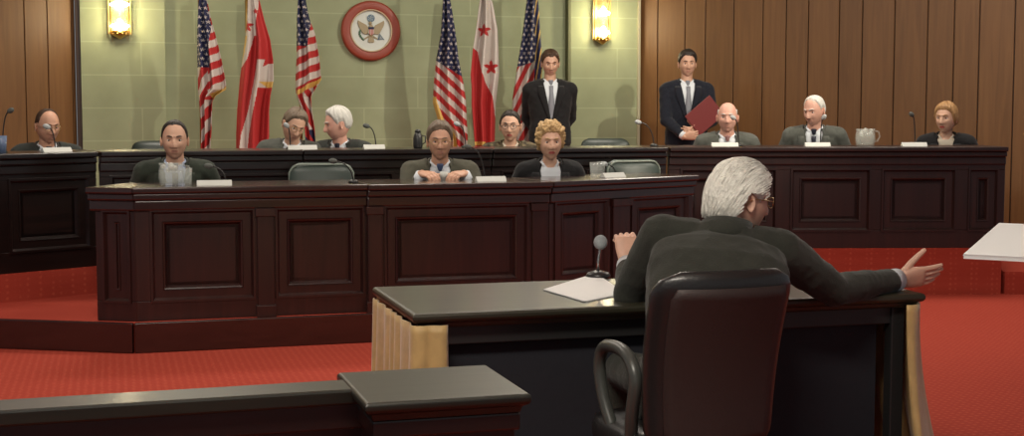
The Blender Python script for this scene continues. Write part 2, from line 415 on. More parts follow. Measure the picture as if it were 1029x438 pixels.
m = MB(); m.box(.13, TL - .13, .10, .108, .02, .70); m.build('under_table_shade', mat('blue_black_shade', (.010, .011, .017), .8, bump=.2, bscale=30), te)  # added dark sheet, stands in for the shade inside the open near side
def drape(path, flare, name):
    n = 90; rows = 26; m = MB(); L = [0]
    for a, b in zip(path, path[1:]): L.append(L[-1] + (V(b) - V(a)).length)
    g = []
    for j in range(rows + 1):
        t = j / rows; r = []
        for i in range(n + 1):
            s = L[-1] * i / n; k = max(q for q in range(len(L) - 1) if L[q] <= s + 1e-9)
            a, b = V((*path[k], 0)), V((*path[k + 1], 0)); u = (s - L[k]) / (L[k + 1] - L[k]); p = a.lerp(b, u)
            d = (b - a).normalized(); nr = V((d.y, -d.x, 0))
            amp = .006 + .018 * t
            p = p + nr * (amp * math.sin(s * 62 + 1.3 * math.sin(s * 17)) + flare * t * t + .012) + d * (.012 * t * math.sin(s * 23 + 2))
            r.append(V((p.x, p.y, .712 - .705 * t)))
        g.append(r)
    for r in g: m.v += r
    for j in range(rows):
        for i in range(n):
            q = j * (n + 1) + i; m.f.append([q, q + 1, q + n + 2, q + n + 1]); m.m.append(0)
    m.build(name, M['gold'], te, smooth=True, solid=.003)
drape([(.015, TD - .02), (.015, .03), (.03, .012), (.11, .012)], .01, 'gold_drape')
drape([(TL - .075, .012), (TL - .03, .012), (TL - .012, .03), (TL - .012, TD - .02)], .13, 'gold_drape')
drape([(TL - .02, TD - .0), (.02, TD - .0)], .02, 'gold_drape')

# ================================================================ RAILING in the foreground
RZ = .75
q0 = G(367, 405.6, RZ); pe = empty('railing_post', (q0.x, q0.y, 0), R(16.5), 'square dark wooden railing post with flat cap, in front of the table', 'post')
m = MB(); slab(m, 0, .375, 0, .375, [(.02, RZ - .045), (.016, RZ - .03), (.004, RZ - .024), (0, RZ - .018), (0, RZ - .006), (.006, RZ)]); m.build('post_cap', M['rail'], pe, bevel=.003)
m = MB(); m.box(.03, .345, .03, .345, 0, RZ - .045); m.box(.018, .357, .018, .357, 0, .12); m.box(.02, .355, .02, .355, RZ - .085, RZ - .045); m.build('post_body', M['dark'], pe, bevel=.005)
q1 = G(280, 394, RZ)
re_ = empty('wooden_railing', (q1.x, q1.y, 0), A + R(1.5), 'long dark wooden railing running off to the left foreground', 'railing')
m = MB(); m.box(-2.6, .262, 0, .125, RZ - .040, RZ - .004); m.build('rail_cap', M['rail'], re_, bevel=.006)
m = MB(); m.box(-2.6, .27, .035, .09, .10, RZ - .035); m.box(-2.6, .27, .02, .105, 0, .11); m.box(-2.6, .27, .022, .103, RZ - .10, RZ - .035); m.build('rail_panel', M['dark'], re_, bevel=.004)

# ================================================================ CHAIRS
def super_ring(c, ax, ay, w, d, n=28, e=3.2):
    r = []
    for i in range(n):
        a = 2 * PI * i / n; ca, sa = math.cos(a), math.sin(a)
        r.append(c + ax * (w * abs(ca) ** (2 / e) * (1 if ca >= 0 else -1)) + ay * (d * abs(sa) ** (2 / e) * (1 if sa >= 0 else -1)))
    return r
def office_chair(name, loc, rz, label, group, w, top, bot, lea, backlea, arm, seat_z=.46, pipe=None, curve=.05, cat='chair', tilt=.10, armx=.03, panel=None):
    """Chair faces local -Y. The backrest stands at local +Y."""
    e = empty(name, loc, rz, label, cat, group)
    m = MB(); rings = []; N = 22
    for k in range(N + 1):
        t = k / N; z = bot + (top - bot) * t
        wf = 1 - .10 * (1 - t) ** 2
        r_ = .075
        if top - z < r_: q = (r_ - (top - z)) / r_; wf -= (r_ / w * 2) * .9 * (1 - math.sqrt(max(0, 1 - q * q)))
        if z - bot < r_: q = (r_ - (z - bot)) / r_; wf -= (r_ / w * 2) * .9 * (1 - math.sqrt(max(0, 1 - q * q)))
        th = .042 if 0 < k < N else .012
        if k in (1, N - 1): th = .030
        c = V((0, .235 + tilt * t - .03 * math.sin(PI * t), z)); ring = super_ring(c, V((1, 0, 0)), V((0, 1, 0)), w / 2 * wf, th, 40, 3.)
        for p in ring: p.y -= curve * (p.x / (w / 2)) ** 2
        rings.append(ring)
    m.loft(rings); m.build('backrest', [backlea], e, smooth=True)
    if panel:
        m = MB(); rr2 = []
        for k in range(15):
            t = k / 14; z = bot + .03 + (top - .075 - bot) * t; tt = (z - bot) / (top - bot); wf = (1 - .10 * (1 - tt) ** 2) * .82 * (1 if 0 < k < 14 else .93)
            rr2.append([V((x * w / 2 * wf, .235 + tilt * tt - .03 * math.sin(PI * tt) + yy - curve * (x * wf) ** 2 * (1 if yy > .03 else 1), z)) for x, yy in [(-1, .036)] + [(q / 6, .050 - .006 * (q / 6) ** 2) for q in range(-6, 7)] + [(1, .036)]])
        m.loft(rr2); m.build('back_panel', panel, e, smooth=True)
    if pipe:
        pts = []
        for k in range(41):
            t = k / 40 * 2 - 1; x = w / 2 * math.copysign(min(1, abs(t) * 1.35), t) * .985
            z = top - .012 if abs(t) < .62 else top - .012 - (abs(t) - .62) / .38 * .16
            if .5 < abs(t) < .74: z = top - .012 - .05 * ((abs(t) - .5) / .24) ** 2 * 1.0
            pts.append((x, .235 + tilt - .04 - curve * (x / (w / 2)) ** 2, z))
        m = MB(); m.tube(pts, .007, 8); m.build('piping', pipe, e, smooth=True)
    m = MB(); rings = []
    for t, wi, zz in ((-.01, .9, 0), (.0, .97, .01), (.015, 1, .035), (.05, 1, .06), (.075, .97, .085), (.085, .8, .098)):
        rings.append(super_ring(V((0, 0, seat_z - .10 + zz)), V((1, 0, 0)), V((0, 1, 0)), (w / 2 + .01) * wi, .235 * wi, 36, 3.6))
    m.loft(rings); m.build('seat', [lea], e, smooth=True)
    for sx in (-1, 1):
        m = MB(); x = sx * (w / 2 + armx)
        loop = [(x * .93, .10, seat_z - .04), (x, .14, seat_z + .06), (x, .16, seat_z + .16), (x, .10, seat_z + .215), (x, .0, seat_z + .222), (x, -.07, seat_z + .205), (x, -.10, seat_z + .15), (x * .98, -.08, seat_z + .06), (x * .93, -.03, seat_z - .03)]
        pts = []
        for i in range(len(loop) - 1):
            for k in range(4):
                t = k / 4; p0, p1, p2, p3 = [V(loop[min(max(i + q, 0), len(loop) - 1)]) for q in (-1, 0, 1, 2)]
                pts.append(.5 * ((2 * p1) + (p2 - p0) * t + (2 * p0 - 5 * p1 + 4 * p2 - p3) * t * t + (3 * p1 - p0 - 3 * p2 + p3) * t ** 3))
        pts.append(V(loop[-1])); m.tube(pts, .019, 10); m.build('armrest', arm, e, smooth=True)
    m = MB(); m.tube([(0, .0, seat_z - .10), (0, .12, seat_z - .13), (0, .24, seat_z - .08), (0, .262, bot + .12)], [.03, .03, .025, .02], 8); m.build('back_bracket', M['plastic'], e, smooth=True)
    m = MB(); m.lathe([(.035, .07), (.035, .20), (.022, .21), (.022, seat_z - .10)], 16); m.build('gas_column', M['plastic'], e, smooth=True)
    for k in range(5):
        a = 2 * PI * k / 5 + .3; d = V((math.cos(a), math.sin(a), 0))
        m = MB(); m.tube([V((0, 0, .10)), d * .15 + V((0, 0, .095)), d * .27 + V((0, 0, .065))], [.028, .024, .016], 8); l = m.build('base_leg', M['plastic'], e, smooth=True)
        m = MB(); cpos = d * .27; sd = V((-d.y, d.x, 0))
        for s_ in (-.018, .004): m.tube([cpos + sd * s_ + V((0, 0, .027)), cpos + sd * (s_ + .014) + V((0, 0, .027))], .027, 14)
        m.tube([cpos + V((0, 0, .03)), cpos + V((0, 0, .07))], .008, 8)
        m.build('caster', M['plastic'], l)
    return e
def copy_chair(src, loc, rz, label):
    r = src.copy(); C.objects.link(r); r.location = loc; r.rotation_euler = (0, 0, rz); r['label'] = label
    for ch in list(src.children):
        c = ch.copy(); C.objects.link(c); c.parent = r
        for g in ch.children: d = g.copy(); C.objects.link(d); d.parent = c
    return r
wc_loc = V((.488, 4.06, 0))
office_chair('office_chair', wc_loc, A + PI + R(3), 'black high-backed leather office chair seen from behind, under the white-haired witness', None, .425, .945, .42, M['black'], M['black'], M['greyplastic'], seat_z=.475, curve=.045, armx=-.005, panel=M['brownlea'])

# ================================================================ PEOPLE
def sm(x, a, b):
    t = min(1, max(0, (x - a) / (b - a))); return t * t * (3 - 2 * t)
def g(x, s): return math.exp(-(x / s) ** 2)
def interp(tab, x):
    if x <= tab[0][0]: return tab[0][1]
    for (a, b), (c, d) in zip(tab, tab[1:]):
        if x <= c: return b + (d - b) * (x - a) / (c - a)
    return tab[-1][1]
def head_point(sx, sy, sz, fem=0, jowl=0):
    a, b, c = .0745, .096, .119
    x, y, z = a * sx, b * sy, c * sz
    if sz < 0:
        t = -sz
        x *= 1 - (.22 + .08 * fem - .06 * jowl) * t ** 1.8
        if sy > 0: y *= 1 - .42 * t ** .9
    else:
        q = 1 + .17 * sz * sz; x *= q; y *= q; z *= .97
        if sy > 0: y *= 1 + .06 * sz
    if y < 0:
        y = -b * (abs(sy) ** .86) * (1 - .06 * max(0, -sz) ** 2) * (1 + .13 * max(0, sz) ** 2)
        ax = abs(x)
        dy = -.007 * max(0, -sz) ** 1.5
        nz = sm(z, .022, -.034) * sm(z, -.050, -.041)
        dy -= .025 * nz * g(x, .0085 + .007 * nz * (1 if z < -.02 else .3))
        dy -= .004 * g(ax - .013, .006) * g(z + .041, .006)
        dy += .010 * g(ax - .031, .014) * g(z - .003, .011)
        dy -= .0045 * g(x, .045) * g(z - .026, .008)
        dy -= .004 * g(ax - .044, .015) * g(z + .028, .016)
        dy -= .0035 * g(x, .021) * g(z + .061, .0055)
        dy -= .0035 * g(x, .019) * g(z + .073, .0055)
        dy += .0025 * g(x, .022) * g(z + .067, .003)
        dy += .0018 * g(x, .02) * g(z + .086, .007)
        dy -= .007 * g(x, .02) * g(z + .105, .012)
        dy += .003 * g(ax - .028, .008) * g(z + .055, .014)
        y += dy
    return V((x, y, z))
def head_mb(fem=0, jowl=0, nu=88, nv=80):
    m = MB(); rings = []
    for k in range(1, nv):
        pol = PI * k / nv; r = []
        for i in range(nu):
            az = 2 * PI * i / nu
            r.append(head_point(math.sin(pol) * math.sin(az), -math.sin(pol) * math.cos(az), math.cos(pol), fem, jowl))
        rings.append(r)
    m.loft(rings, 0, True)
    m.v[-2] = head_point(0, 0, 1); m.v[-1] = head_point(0, 0, -1)
    for i, f in enumerate(m.f):
        c = sum((m.v[j] for j in f), V()) / len(f)
        if c.y < -.06 and abs(c.x) < .022 - abs(c.z + .067) * .9 and abs(c.z + .067) < .0075: m.m[i] = 1
    for sx in (-1, 1):                     # ears
        e = MB(); e.ell((0, 0, 0), .007, .017, .031, 16, 14)
        for p in e.v:
            rr_ = math.hypot(p.y / .017, p.z / .031)
            p.x += .006 * g(rr_ - .85, .22) - .004 * g(rr_, .45)
            p.y *= 1 - .25 * sm(p.z, 0, -.03)
        rot = Matrix.Rotation(R(-12), 4, 'X') @ Matrix.Rotation(R(20), 4, 'Z')
        e.xf(rot)
        for p in e.v: p.x *= sx
        if sx < 0: e.f = [f[::-1] for f in e.f]
        for p in e.v: p.x += sx * .076; p.y += .010; p.z += -.008
        m.join(e)
    return m
HL = {  # hairline height as a function of y (front negative)
    'full': [(-.12, .070), (-.088, .074), (-.07, .078), (-.052, .052), (-.038, .022), (-.018, -.004), (-.008, .02), (.028, .02), (.036, -.030), (.1, -.062)],
    'receding': [(-.11, .108), (-.07, .100), (-.05, .086), (-.03, .035), (-.018, .0), (-.008, .02), (.028, .02), (.036, -.030), (.1, -.062)],
    'bald': [(-.11, .2), (-.03, .2), (-.022, .02), (-.008, .02), (.028, .02), (.036, -.030), (.1, -.062)],
    'short': [(-.11, .070), (-.075, .066), (-.055, .045), (-.040, -.005), (-.02, -.03), (.0, -.045), (.04, -.065), (.1, -.07)],
    'bob': [(-.11, .066), (-.075, .060), (-.055, .030), (-.040, -.03), (-.02, -.055), (.0, -.075), (.04, -.090), (.1, -.09)],
}
def hair_mb(style, thick, seed=0, curl=0, fem=0, top=1., nu=110, nv=84, baldtop=None, strand=1.):
    m = MB(); rings = []
    for k in range(0, nv + 1):
        pol = PI * (k + .01) / (nv + .02); r = []
        for i in range(nu):
            az = 2 * PI * i / nu; d = (math.sin(pol) * math.sin(az), -math.sin(pol) * math.cos(az), math.cos(pol))
            p = head_point(*d, fem); q = head_point(*d, fem)
            zl = interp(HL[style], p.y) + .009 * noise.noise(V((az * 4, seed * 2.7, 0))) 
            mk = sm(p.z - zl, -.004, .004) * (.45 + .55 * sm(p.z - zl, 0, .03))
            if p.y < -.02: mk *= 1
            if baldtop is not None: mk *= sm(p.z, baldtop + .012, baldtop - .006)
            n = V((p.x / .0745 ** 2, p.y / .096 ** 2, p.z / .119 ** 2)).normalized()
            s = V((seed * 3.1, 0, 0))
            if curl:
                t = thick * (1 + .55 * noise.noise(p * 55 + s) + .35 * noise.noise(p * 110 + s) * curl)
            else:
                t = thick * (1 + .35 * noise.noise(V((az * 7, p.z * 12, p.y * 9)) + s) * strand + .22 * noise.noise(V((az * 26, p.z * 18, 0)) + s) * strand)
            t *= .75 + .25 * max(0, d[2]) + (top - 1) * max(0, d[2]) ** .7 * (1 + .25 * math.sin(az + seed))
            q = p + n * (t * mk - .007 * (1 - mk))
            r.append(q)
        rings.append(r)
    m.loft(rings); return m
def ik(a, b, l1, l2, pole):
    d = b - a; L = min(d.length, (l1 + l2) * .998); d.normalize()
    x = (l1 * l1 - l2 * l2 + L * L) / (2 * L); h = math.sqrt(max(0, l1 * l1 - x * x))
    p = (pole - d * pole.dot(d)).normalized(); return a + d * x + p * h
def hand_mb(w, f, t, n, curl=(.35, .4, .45, .5), thumb=.9, spread=.06, vox=.0032, s=1.):
    """w wrist, f towards fingertips, t thumb side, n palm normal."""
    f = f.normalized(); t = (t - f * f.dot(t)).normalized(); n = (n - f * f.dot(n) - t * t.dot(n)).normalized()
    m = MB(); rings = []
    for d, a, b, o in ((-.03, .027, .020, 0), (.0, .029, .019, 0), (.03, .037, .019, .002), (.06, .043, .016, .002), (.09, .042, .013, 0), (.099, .036, .009, 0)):
        rings.append(super_ring(w + f * d * s + t * o, t, n, a * s, b * s, 20, 2.5))
    m.loft(rings)
    m.ell(w + f * .03 * s + t * .026 * s + n * .010 * s, .017 * s, .015 * s, .017 * s, 12, 8)
    for k, (off, L, r) in enumerate(((.031, .074, .0092), (.0105, .082, .0094), (-.0105, .076, .0090), (-.030, .060, .0080))):
        p = w + (f * .088 + t * off) * s; d = (f + t * off * spread * 30 * .25).normalized(); pts = [p.copy()]; rad = [r * s * 1.08]
        for j, q in enumerate((.45, .31, .24)):
            a = curl[k] * (.7, 1.1, .8)[j]; nn = (n - d * d.dot(n)).normalized()
            d = (d * math.cos(a) + nn * math.sin(a)).normalized(); p = p + d * L * q * s; pts.append(p.copy()); rad.append(r * s * (1.0, .93, .78)[j])
        m.limb(pts, rad, 12)
    p = w + (f * .018 + t * .022 + n * .004) * s
    d = (f * math.cos(thumb) + t * math.sin(thumb) + n * .25).normalized(); pts = [p]; rad = [.014 * s]
    for j, q in enumerate((.046, .034, .028)):
        p = p + d * q * s; pts.append(p); rad.append((.0125, .0105, .0085)[j] * s)
        d = (d + f * .16 * (1 if j == 0 else .6)).normalized()
    m.limb(pts, rad, 12)
    return fuse(m, vox, 3)

def person(label, loc, rz, J, suit, shirt, tie, skin, lip, hair=None, haircol=None, Fr=V((0, -1, 0)), headR=None, group=None,
           fem=0, glasses=False, hands=None, vox=.009, wr=.004, scale_t=1., vneck=(.36, .058), jowl=0, extra_hair=None, hvox=.0036, trousers=None, pocket=None, lapel=None, legs=True, browcol=None, bulk=1.):
    """J: joints in local coordinates: P pelvis, S shoulder centre, N neck base, H head centre, SL/SR, EL/ER, WL/WR, and legs KL/KR, AL/AR."""
    e = empty('person', loc, rz, label, 'person', group)
    Fr = Fr.normalized()
    P_, S_, N_, H_ = J['P'], J['S'], J['N'], J['H']
    ax = (S_ - P_).normalized(); Ls = (S_ - P_).length
    latS = (J['SL'] - J['SR']).normalized(); latP = J.get('latP', latS)
    def frame(s):
        tt = max(0, min(1, s)); bend = J.get('bend', .03)
        c = P_ + (S_ - P_) * s - Fr * bend * math.sin(PI * tt) if s <= 1 else S_ + (N_ - S_) * ((s - 1) / .10)
        lat = latP.lerp(latS, tt).normalized(); up = ax if s <= 1 else (ax + (N_ - S_).normalized()).normalized()
        fr = lat.cross(up).normalized()
        if fr.dot(Fr) < 0: fr = -fr
        return c, lat, fr
    sec = [(-.20, .135, .10), (-.08, .165, .122), (.12, .165, .120), (.35, .152, .113), (.6, .168, .120), (.82, .180, .114), (.94, .170, .095), (1.02, .098, .072), (1.09, .068, .062)]
    def torso(inf, wi=0, s0=-9):
        m = MB(); m.loft([super_ring(frame(s)[0], frame(s)[1], frame(s)[2], (w_ * (bulk if s < 1 else 1) + inf + (wi if s < 1 else wi * .3)) * scale_t, (d_ * (bulk if s < 1 else 1) + inf) * scale_t, 30, 2.4) for s, w_, d_ in sec if s > s0]); return m
    # ---- body: one surface
    b = torso(0)
    for s in 'LR':
        b.limb([J['S' + s], J['E' + s], J['W' + s]], [.052, .040, .028], 12)
        b.tube([S_ + (J['S' + s] - S_) * .35, J['S' + s]], [.06, .05], 12)
        if legs: b.limb([P_ + (J['K' + s] - P_).cross(V((0, 0, 1))).cross(V((0, 0, 1))) * 0 + latP * (.085 if s == 'L' else -.085), J['K' + s], J['A' + s]], [.075, .052, .036], 12)
    b.tube([N_ - ax * .05, N_, H_ + (N_ - H_) * .35], [.064, .056 - .008 * fem, .052 - .008 * fem], 16)
    b = fuse(b, vox, 4)
    if headR is None: headR = Matrix.Identity(3)
    HM = Matrix.Translation(H_) @ headR.to_4x4()
    hm = head_mb(fem, jowl).xf(HM); b.join(hm)
    hh = hands or {}
    for s in 'LR':
        if s in hh: b.join(hand_mb(J['W' + s], *hh[s], vox=hvox, s=.92 if fem else 1.), 0)
    sk = M.setdefault('skin_' + str(skin), mat('skin', skin, .5, bump=.05, bscale=120, var=.08, vscale=25)); lp = M.setdefault('lip_' + str(lip), mat('lips', lip, .5))
    b.build('body', [sk, lp], e, smooth=True)
    # ---- face details
    for sx in (-1, 1):
        m = MB(); c = V((sx * .031, -.0725, .002)); m.ell(c, .0125, .0110, .0068, 16, 12)
        m.ell(c + V((0, -.0062, 0)), .0066, .0060, .0064, 12, 8, 1); m.xf(HM); m.build('eye', [M['eyew'], M['iris']], e, smooth=True)
        m = MB(); m.tube([V((sx * (.013 + .034 * k / 5), -.0985 + .014 * (k / 5) ** 2 * 1.7, .022 + .006 * math.sin(PI * k / 6))) for k in range(6)], [.002, .0036, .004, .0036, .003, .0014], 8)
        m.xf(HM); m.build('eyebrow', browcol or haircol or M['iris'], e, smooth=True)
    if hair: hair.xf(HM); hair.build('hair', haircol, e, smooth=True)
    if extra_hair: extra_hair.xf(HM); extra_hair.build('hair_lock', haircol, e, smooth=True)
    if glasses:
        m = MB()
        for sx in (-1, 1):
            m.tube([V((sx * .033 + .023 * math.cos(a), -.103 + .010 * abs(math.cos(a)) * (1 if math.cos(a) * sx > 0 else 0), .0 + .017 * math.sin(a))) for a in [2 * PI * k / 20 for k in range(21)]], .0017, 6)
            m.tube([V((sx * .056, -.093, .004)), V((sx * .070, -.060, .006)), V((sx * .082, -.01, .006)), V((sx * .084, .018, -.002)), V((sx * .080, .026, -.018))], .0018, 6)
        m.tube([V((-.010, -.104, .004)), V((0, -.107, .006)), V((.010, -.104, .004))], .0016, 6)
        m.xf(HM); gl = m.build('glasses', M['wire'] if glasses == 1 else M['plastic'], e, smooth=True)
    # ---- shirt
    m = torso(.007)
    m = MB() if False else m
    cdir = (H_ - N_).normalized()
    nb = N_ + cdir * .0
    prof = []
    for t, r in ((-.03, .066), (.004, .063), (.020, .060), (.022, .063), (.004, .069), (-.03, .073)):
        c = nb + cdir * t; la = frame(1.05)[1]; fr = cdir.cross(la).normalized()
        if fr.dot(Fr) < 0: fr = -fr
        rg = super_ring(c, la, fr, r * (1 - .1 * fem), r * (1 - .1 * fem), 24, 2.)
        prof.append([p - cdir * (.030 + .02 * fem) * max(0, (p - c).normalized().dot(fr)) ** 4 for p in rg])
    m.loft(prof, 0, False)
    sh = m.build('shirt', shirt, e, smooth=True)
    bv_shirt = BVHTree.FromPolygons([tuple(p) for p in m.v], m.f)
    # ---- jacket
    j = torso(.020, .010)
    for s in 'LR':
        j.limb([J['S' + s], J['E' + s], J['W' + s] + (J['E' + s] - J['W' + s]).normalized() * .055], [.068 * bulk, .056, .042], 16)
        j.tube([S_ + (J['S' + s] - S_) * .3 + ax * .0, J['S' + s] + ax * .004], [.082, .068], 14)
    vs, vw = vneck
    def coords(p):
        s = (p - P_).dot(ax) / Ls; c, la, fr = frame(s); return s, (p - c).dot(la), (p - c).dot(fr)
    def cut(p):
        s, x, y = coords(p)
        if s > 1.10 and abs(x) < .085: return True
        return y > .02 and s > vs and abs(x) < .006 + vw * (s - vs) / (1 - vs)
    j = fuse(j, vox, 5, wr, .085, cut)
    jo = j.build('jacket', suit, e, smooth=True); q = jo.modifiers.new('s', 'SOLIDIFY'); q.thickness = .006; q.offset = -1
    bvj = BVHTree.FromPolygons([tuple(p) for p in j.v], j.f)
    def proj(bv, s, x, off):
        c, la, fr = frame(s); o = c + la * x + fr * .4
        h = bv.ray_cast(o, -fr)
        return (h[0] + fr * off) if h[0] else None
    lm = lapel or suit
    for sx in (-1, 1):                      # lapels
        m = MB(); rows = 14; g_ = []
        for k in range(rows + 1):
            s = vs + (1.0 - vs) * k / rows; x0 = .006 + vw * (s - vs) / (1 - vs); t = k / rows
            wd = .010 + .052 * min(1, t * 1.35) * (1 if t < .8 else 1 - (t - .8) * 1.6)
            row = []
            for i in range(4):
                x = sx * (x0 + .010 + wd * i / 3); p = proj(bvj, s, x, .007)
                row.append(p)
            if all(p is not None for p in row): g_.append(row)
        if len(g_) > 1: m.grid(g_)
        if m.v: m.build('lapel', lm, e, smooth=True, solid=.005)
    m = MB(); la = frame(1.05)[1]; fr = cdir.cross(la).normalized(); fr = fr if fr.dot(Fr) > 0 else -fr       # jacket collar
    g_ = []
    for t, r in ((-.035, .092), (.0, .082), (.022, .073), (.024, .080), (-.01, .092), (-.045, .105)):
        g_.append([nb + cdir * (t - .022 * max(0, -math.cos(a))) + la * r * math.sin(a) + -fr * (r * math.cos(a)) for a in [R(-128) + R(256) * k / 26 for k in range(27)]])
    m.grid(g_)
    m.build('collar', lm, e, smooth=True, solid=.003)
    if tie:
        m = MB(); k = 14; g_ = []
        for i in range(k + 1):
            s = 1.0 - (1.0 - vs + .1) * i / k; wd = .013 + .022 * min(1, max(0, (i - 1) / 8)) if i > 1 else .018
            row = [proj(bv_shirt, s, wd * q, .008 if q else .012) for q in (-1, 0, 1)]
            if all(p is not None for p in row): g_.append(row)
        if len(g_) > 1: m.grid(g_)
        la = frame(1.05)[1]; fk = cdir.cross(la).normalized(); fk = fk if fk.dot(Fr) > 0 else -fk; kc = nb + fk * .069
        m.loft([super_ring(kc + cdir * q, la, fk, w_, .010, 14, 2.5) for q, w_ in ((.014, .018), (.010, .021), (-.022, .012), (-.028, .009))])
        if m.v: m.build('tie', tie, e, smooth=True, solid=.004)
    for s in 'LR':                          # shirt cuffs
        d = (J['W' + s] - J['E' + s]).normalized(); m = MB()
        m.tube([J['W' + s] - d * .075, J['W' + s] - d * .004], [.040, .040], 16); m.build('cuff', shirt, e, smooth=True)
    # ---- trousers and shoes
    if legs:
        t = MB()
        t.loft([super_ring(frame(s)[0], frame(s)[1], frame(s)[2], w_ * bulk, d_ * bulk, 26, 2.4) for s, w_, d_ in ((-.24, .14, .10), (-.1, .178, .135), (.1, .176, .132), (.2, .166, .126))])
        for s in 'LR':
            hp = P_ + latP * (.088 if s == 'L' else -.088)
            t.limb([hp, J['K' + s], J['A' + s] + V((0, 0, .03))], [.088, .070, .056], 14)
        t = fuse(t, .012, 4, .003, .1); t.build('trousers', trousers or suit, e, smooth=True)
        for s in 'LR':
            a = J['A' + s]; fd = J.get('foot', Fr); fd = V((fd.x, fd.y, 0)).normalized(); sd = V((-fd.y, fd.x, 0)); m = MB()
            z0 = a.z - .075
            m.loft([super_ring(V((a.x, a.y, z0)) + fd * q + V((0, 0, h / 2)), sd, V((0, 0, 1)), w_, h / 2, 18, 2.8) for q, w_, h in ((-.075, .020, .04), (-.065, .034, .075), (-.02, .038, .095), (.04, .042, .075), (.11, .046, .055), (.165, .040, .045), (.195, .022, .028))])
            m.build('shoe', M['shoe'], e, smooth=True)
    return e

def seated_joints(head, lean, seat=.45, tilt=0., hunch=.35, shw=.185, wl=None, wr_=None, kz=None):
    """Builds joints for someone sitting, local frame, facing -Y, floor z=0; head.z sets how far they stoop."""
    def mk(L, seat):
        P_ = V((0, 0, seat + .085)); ax = V((tilt, -math.sin(L), math.cos(L))).normalized()
        S_ = P_ + ax * .43; nk = V((tilt * 1.2, -math.sin(L + hunch), math.cos(L + hunch))).normalized()
        N_ = S_ + nk * .045; H_ = N_ + V((tilt * .8, -math.sin(L * .6 + .1), math.cos(L * .6 + .1))).normalized() * .145
        return P_, S_, N_, H_
    z0 = mk(lean, 0)[3].z; seat = head - z0
    P_, S_, N_, H_ = mk(lean, seat)
    J = dict(P=P_, S=S_, N=N_, H=H_, SL=S_ + V((shw, 0, -.018 - tilt * .1)), SR=S_ + V((-shw, 0, -.018 + tilt * .1)), bend=.05)
    return J
def rotz(v, a): return Matrix.Rotation(a, 3, 'Z') @ v
SK = (.60, .36, .25); LP = (.48, .24, .18)
def suitm(name, col, var=0.12): return mat(name, col, .9, bump=.25, bscale=160, var=var, vscale=30, sheen=.1, spec=.25)
S_black = suitm('suit_black', (.012, .012, .013)); S_navy = suitm('suit_navy', (.010, .012, .020)); S_char = suitm('suit_charcoal', (.032, .036, .032))
S_olive = suitm('suit_olive', (.085, .083, .060)); S_grey = suitm('suit_grey', (.085, .090, .078)); S_dgr = suitm('suit_dark_olive', (.030, .038, .028))
S_wit = mat('suit_witness', (.034, .035, .028), .9, bump=.3, bscale=200, var=.12, vscale=8, sheen=.1, spec=.2)
S_pat = mat('patterned_jacket', (.085, .066, .036), .9, var=.95, vscale=38)
T_blue = mat('tie_blue', (.05, .08, .17), .6); T_dark = mat('tie_dark', (.012, .014, .03), .6); T_grey = mat('tie_grey', (.20, .21, .24), .6); T_red = mat('tie_pattern', (.30, .16, .15), .6, var=.5, vscale=90)
H_brown = mat('hair_brown', (.055, .028, .014), .6, bump=.4, bscale=90); H_dark = mat('hair_dark', (.018, .012, .008), .55, bump=.4, bscale=90)
H_grey = mat('hair_greybrown', (.15, .11, .075), .6, bump=.4, bscale=90); H_white = mat('hair_white', (.55, .54, .50), .6, bump=.4, bscale=90)
H_blond = mat('hair_blonde', (.50, .33, .15), .6, bump=.5, bscale=70, var=.35, vscale=50); H_straw = mat('hair_strawberry', (.36, .20, .08), .6, bump=.4, bscale=90, var=.2, vscale=50)
H_red = mat('hair_grizzled', (.14, .08, .05), .6)

# the dais chairs: one prototype, then copies
def seat_person(label, headpx, Yh, floor, face_deg, chin_px=None, desk=None, hands_at=None, chair_label=None, tilt=0., lean=.20, shw=.185, **kw):
    """headpx: pixel of the head centre; the figure faces face_deg (0 = towards camera, + = turned to their left)."""
    hc = P(headpx[0], headpx[1] + 3, Yh)
    seat = .44
    J = seated_joints(hc.z - floor, lean, seat, tilt, shw=shw); seat = J['P'].z - .085
    rz = R(face_deg)
    off = rotz(V((J['H'].x, J['H'].y, 0)), rz)
    loc = V((hc.x - off.x, hc.y - off.y, floor))
    inv = lambda w: rotz(w - loc, -rz)
    hd = {}
    top = (desk or 0) - floor
    for s, sx in (('L', 1), ('R', -1)):
        if hands_at and s in hands_at: wt = inv(hands_at[s])
        else: wt = V((sx * .12, J['S'].y * .5 - .16, seat + .19))
        d = wt - J['S' + s]
        if d.length > .54: wt = J['S' + s] + d.normalized() * .54; 
        J['W' + s] = wt; J['E' + s] = ik(J['S' + s], wt, .29, .27, V((sx * .40, .35, -.8)))
        f = V((-sx * .55, -.8, -.02)); hd[s] = (f, V((-sx * .8, .5, .25)), V((0, 0, -1)), (.5, .6, .65, .7), .7)
        J['K' + s] = V((sx * .11, -.37, seat + .06)); J['A' + s] = V((sx * .12, -.30, .085))
    p = person(label, loc, rz, J, hands=hd, **kw)
    return p, loc, rz

DT1, DT2 = .94, 1.105
people_rot = 16
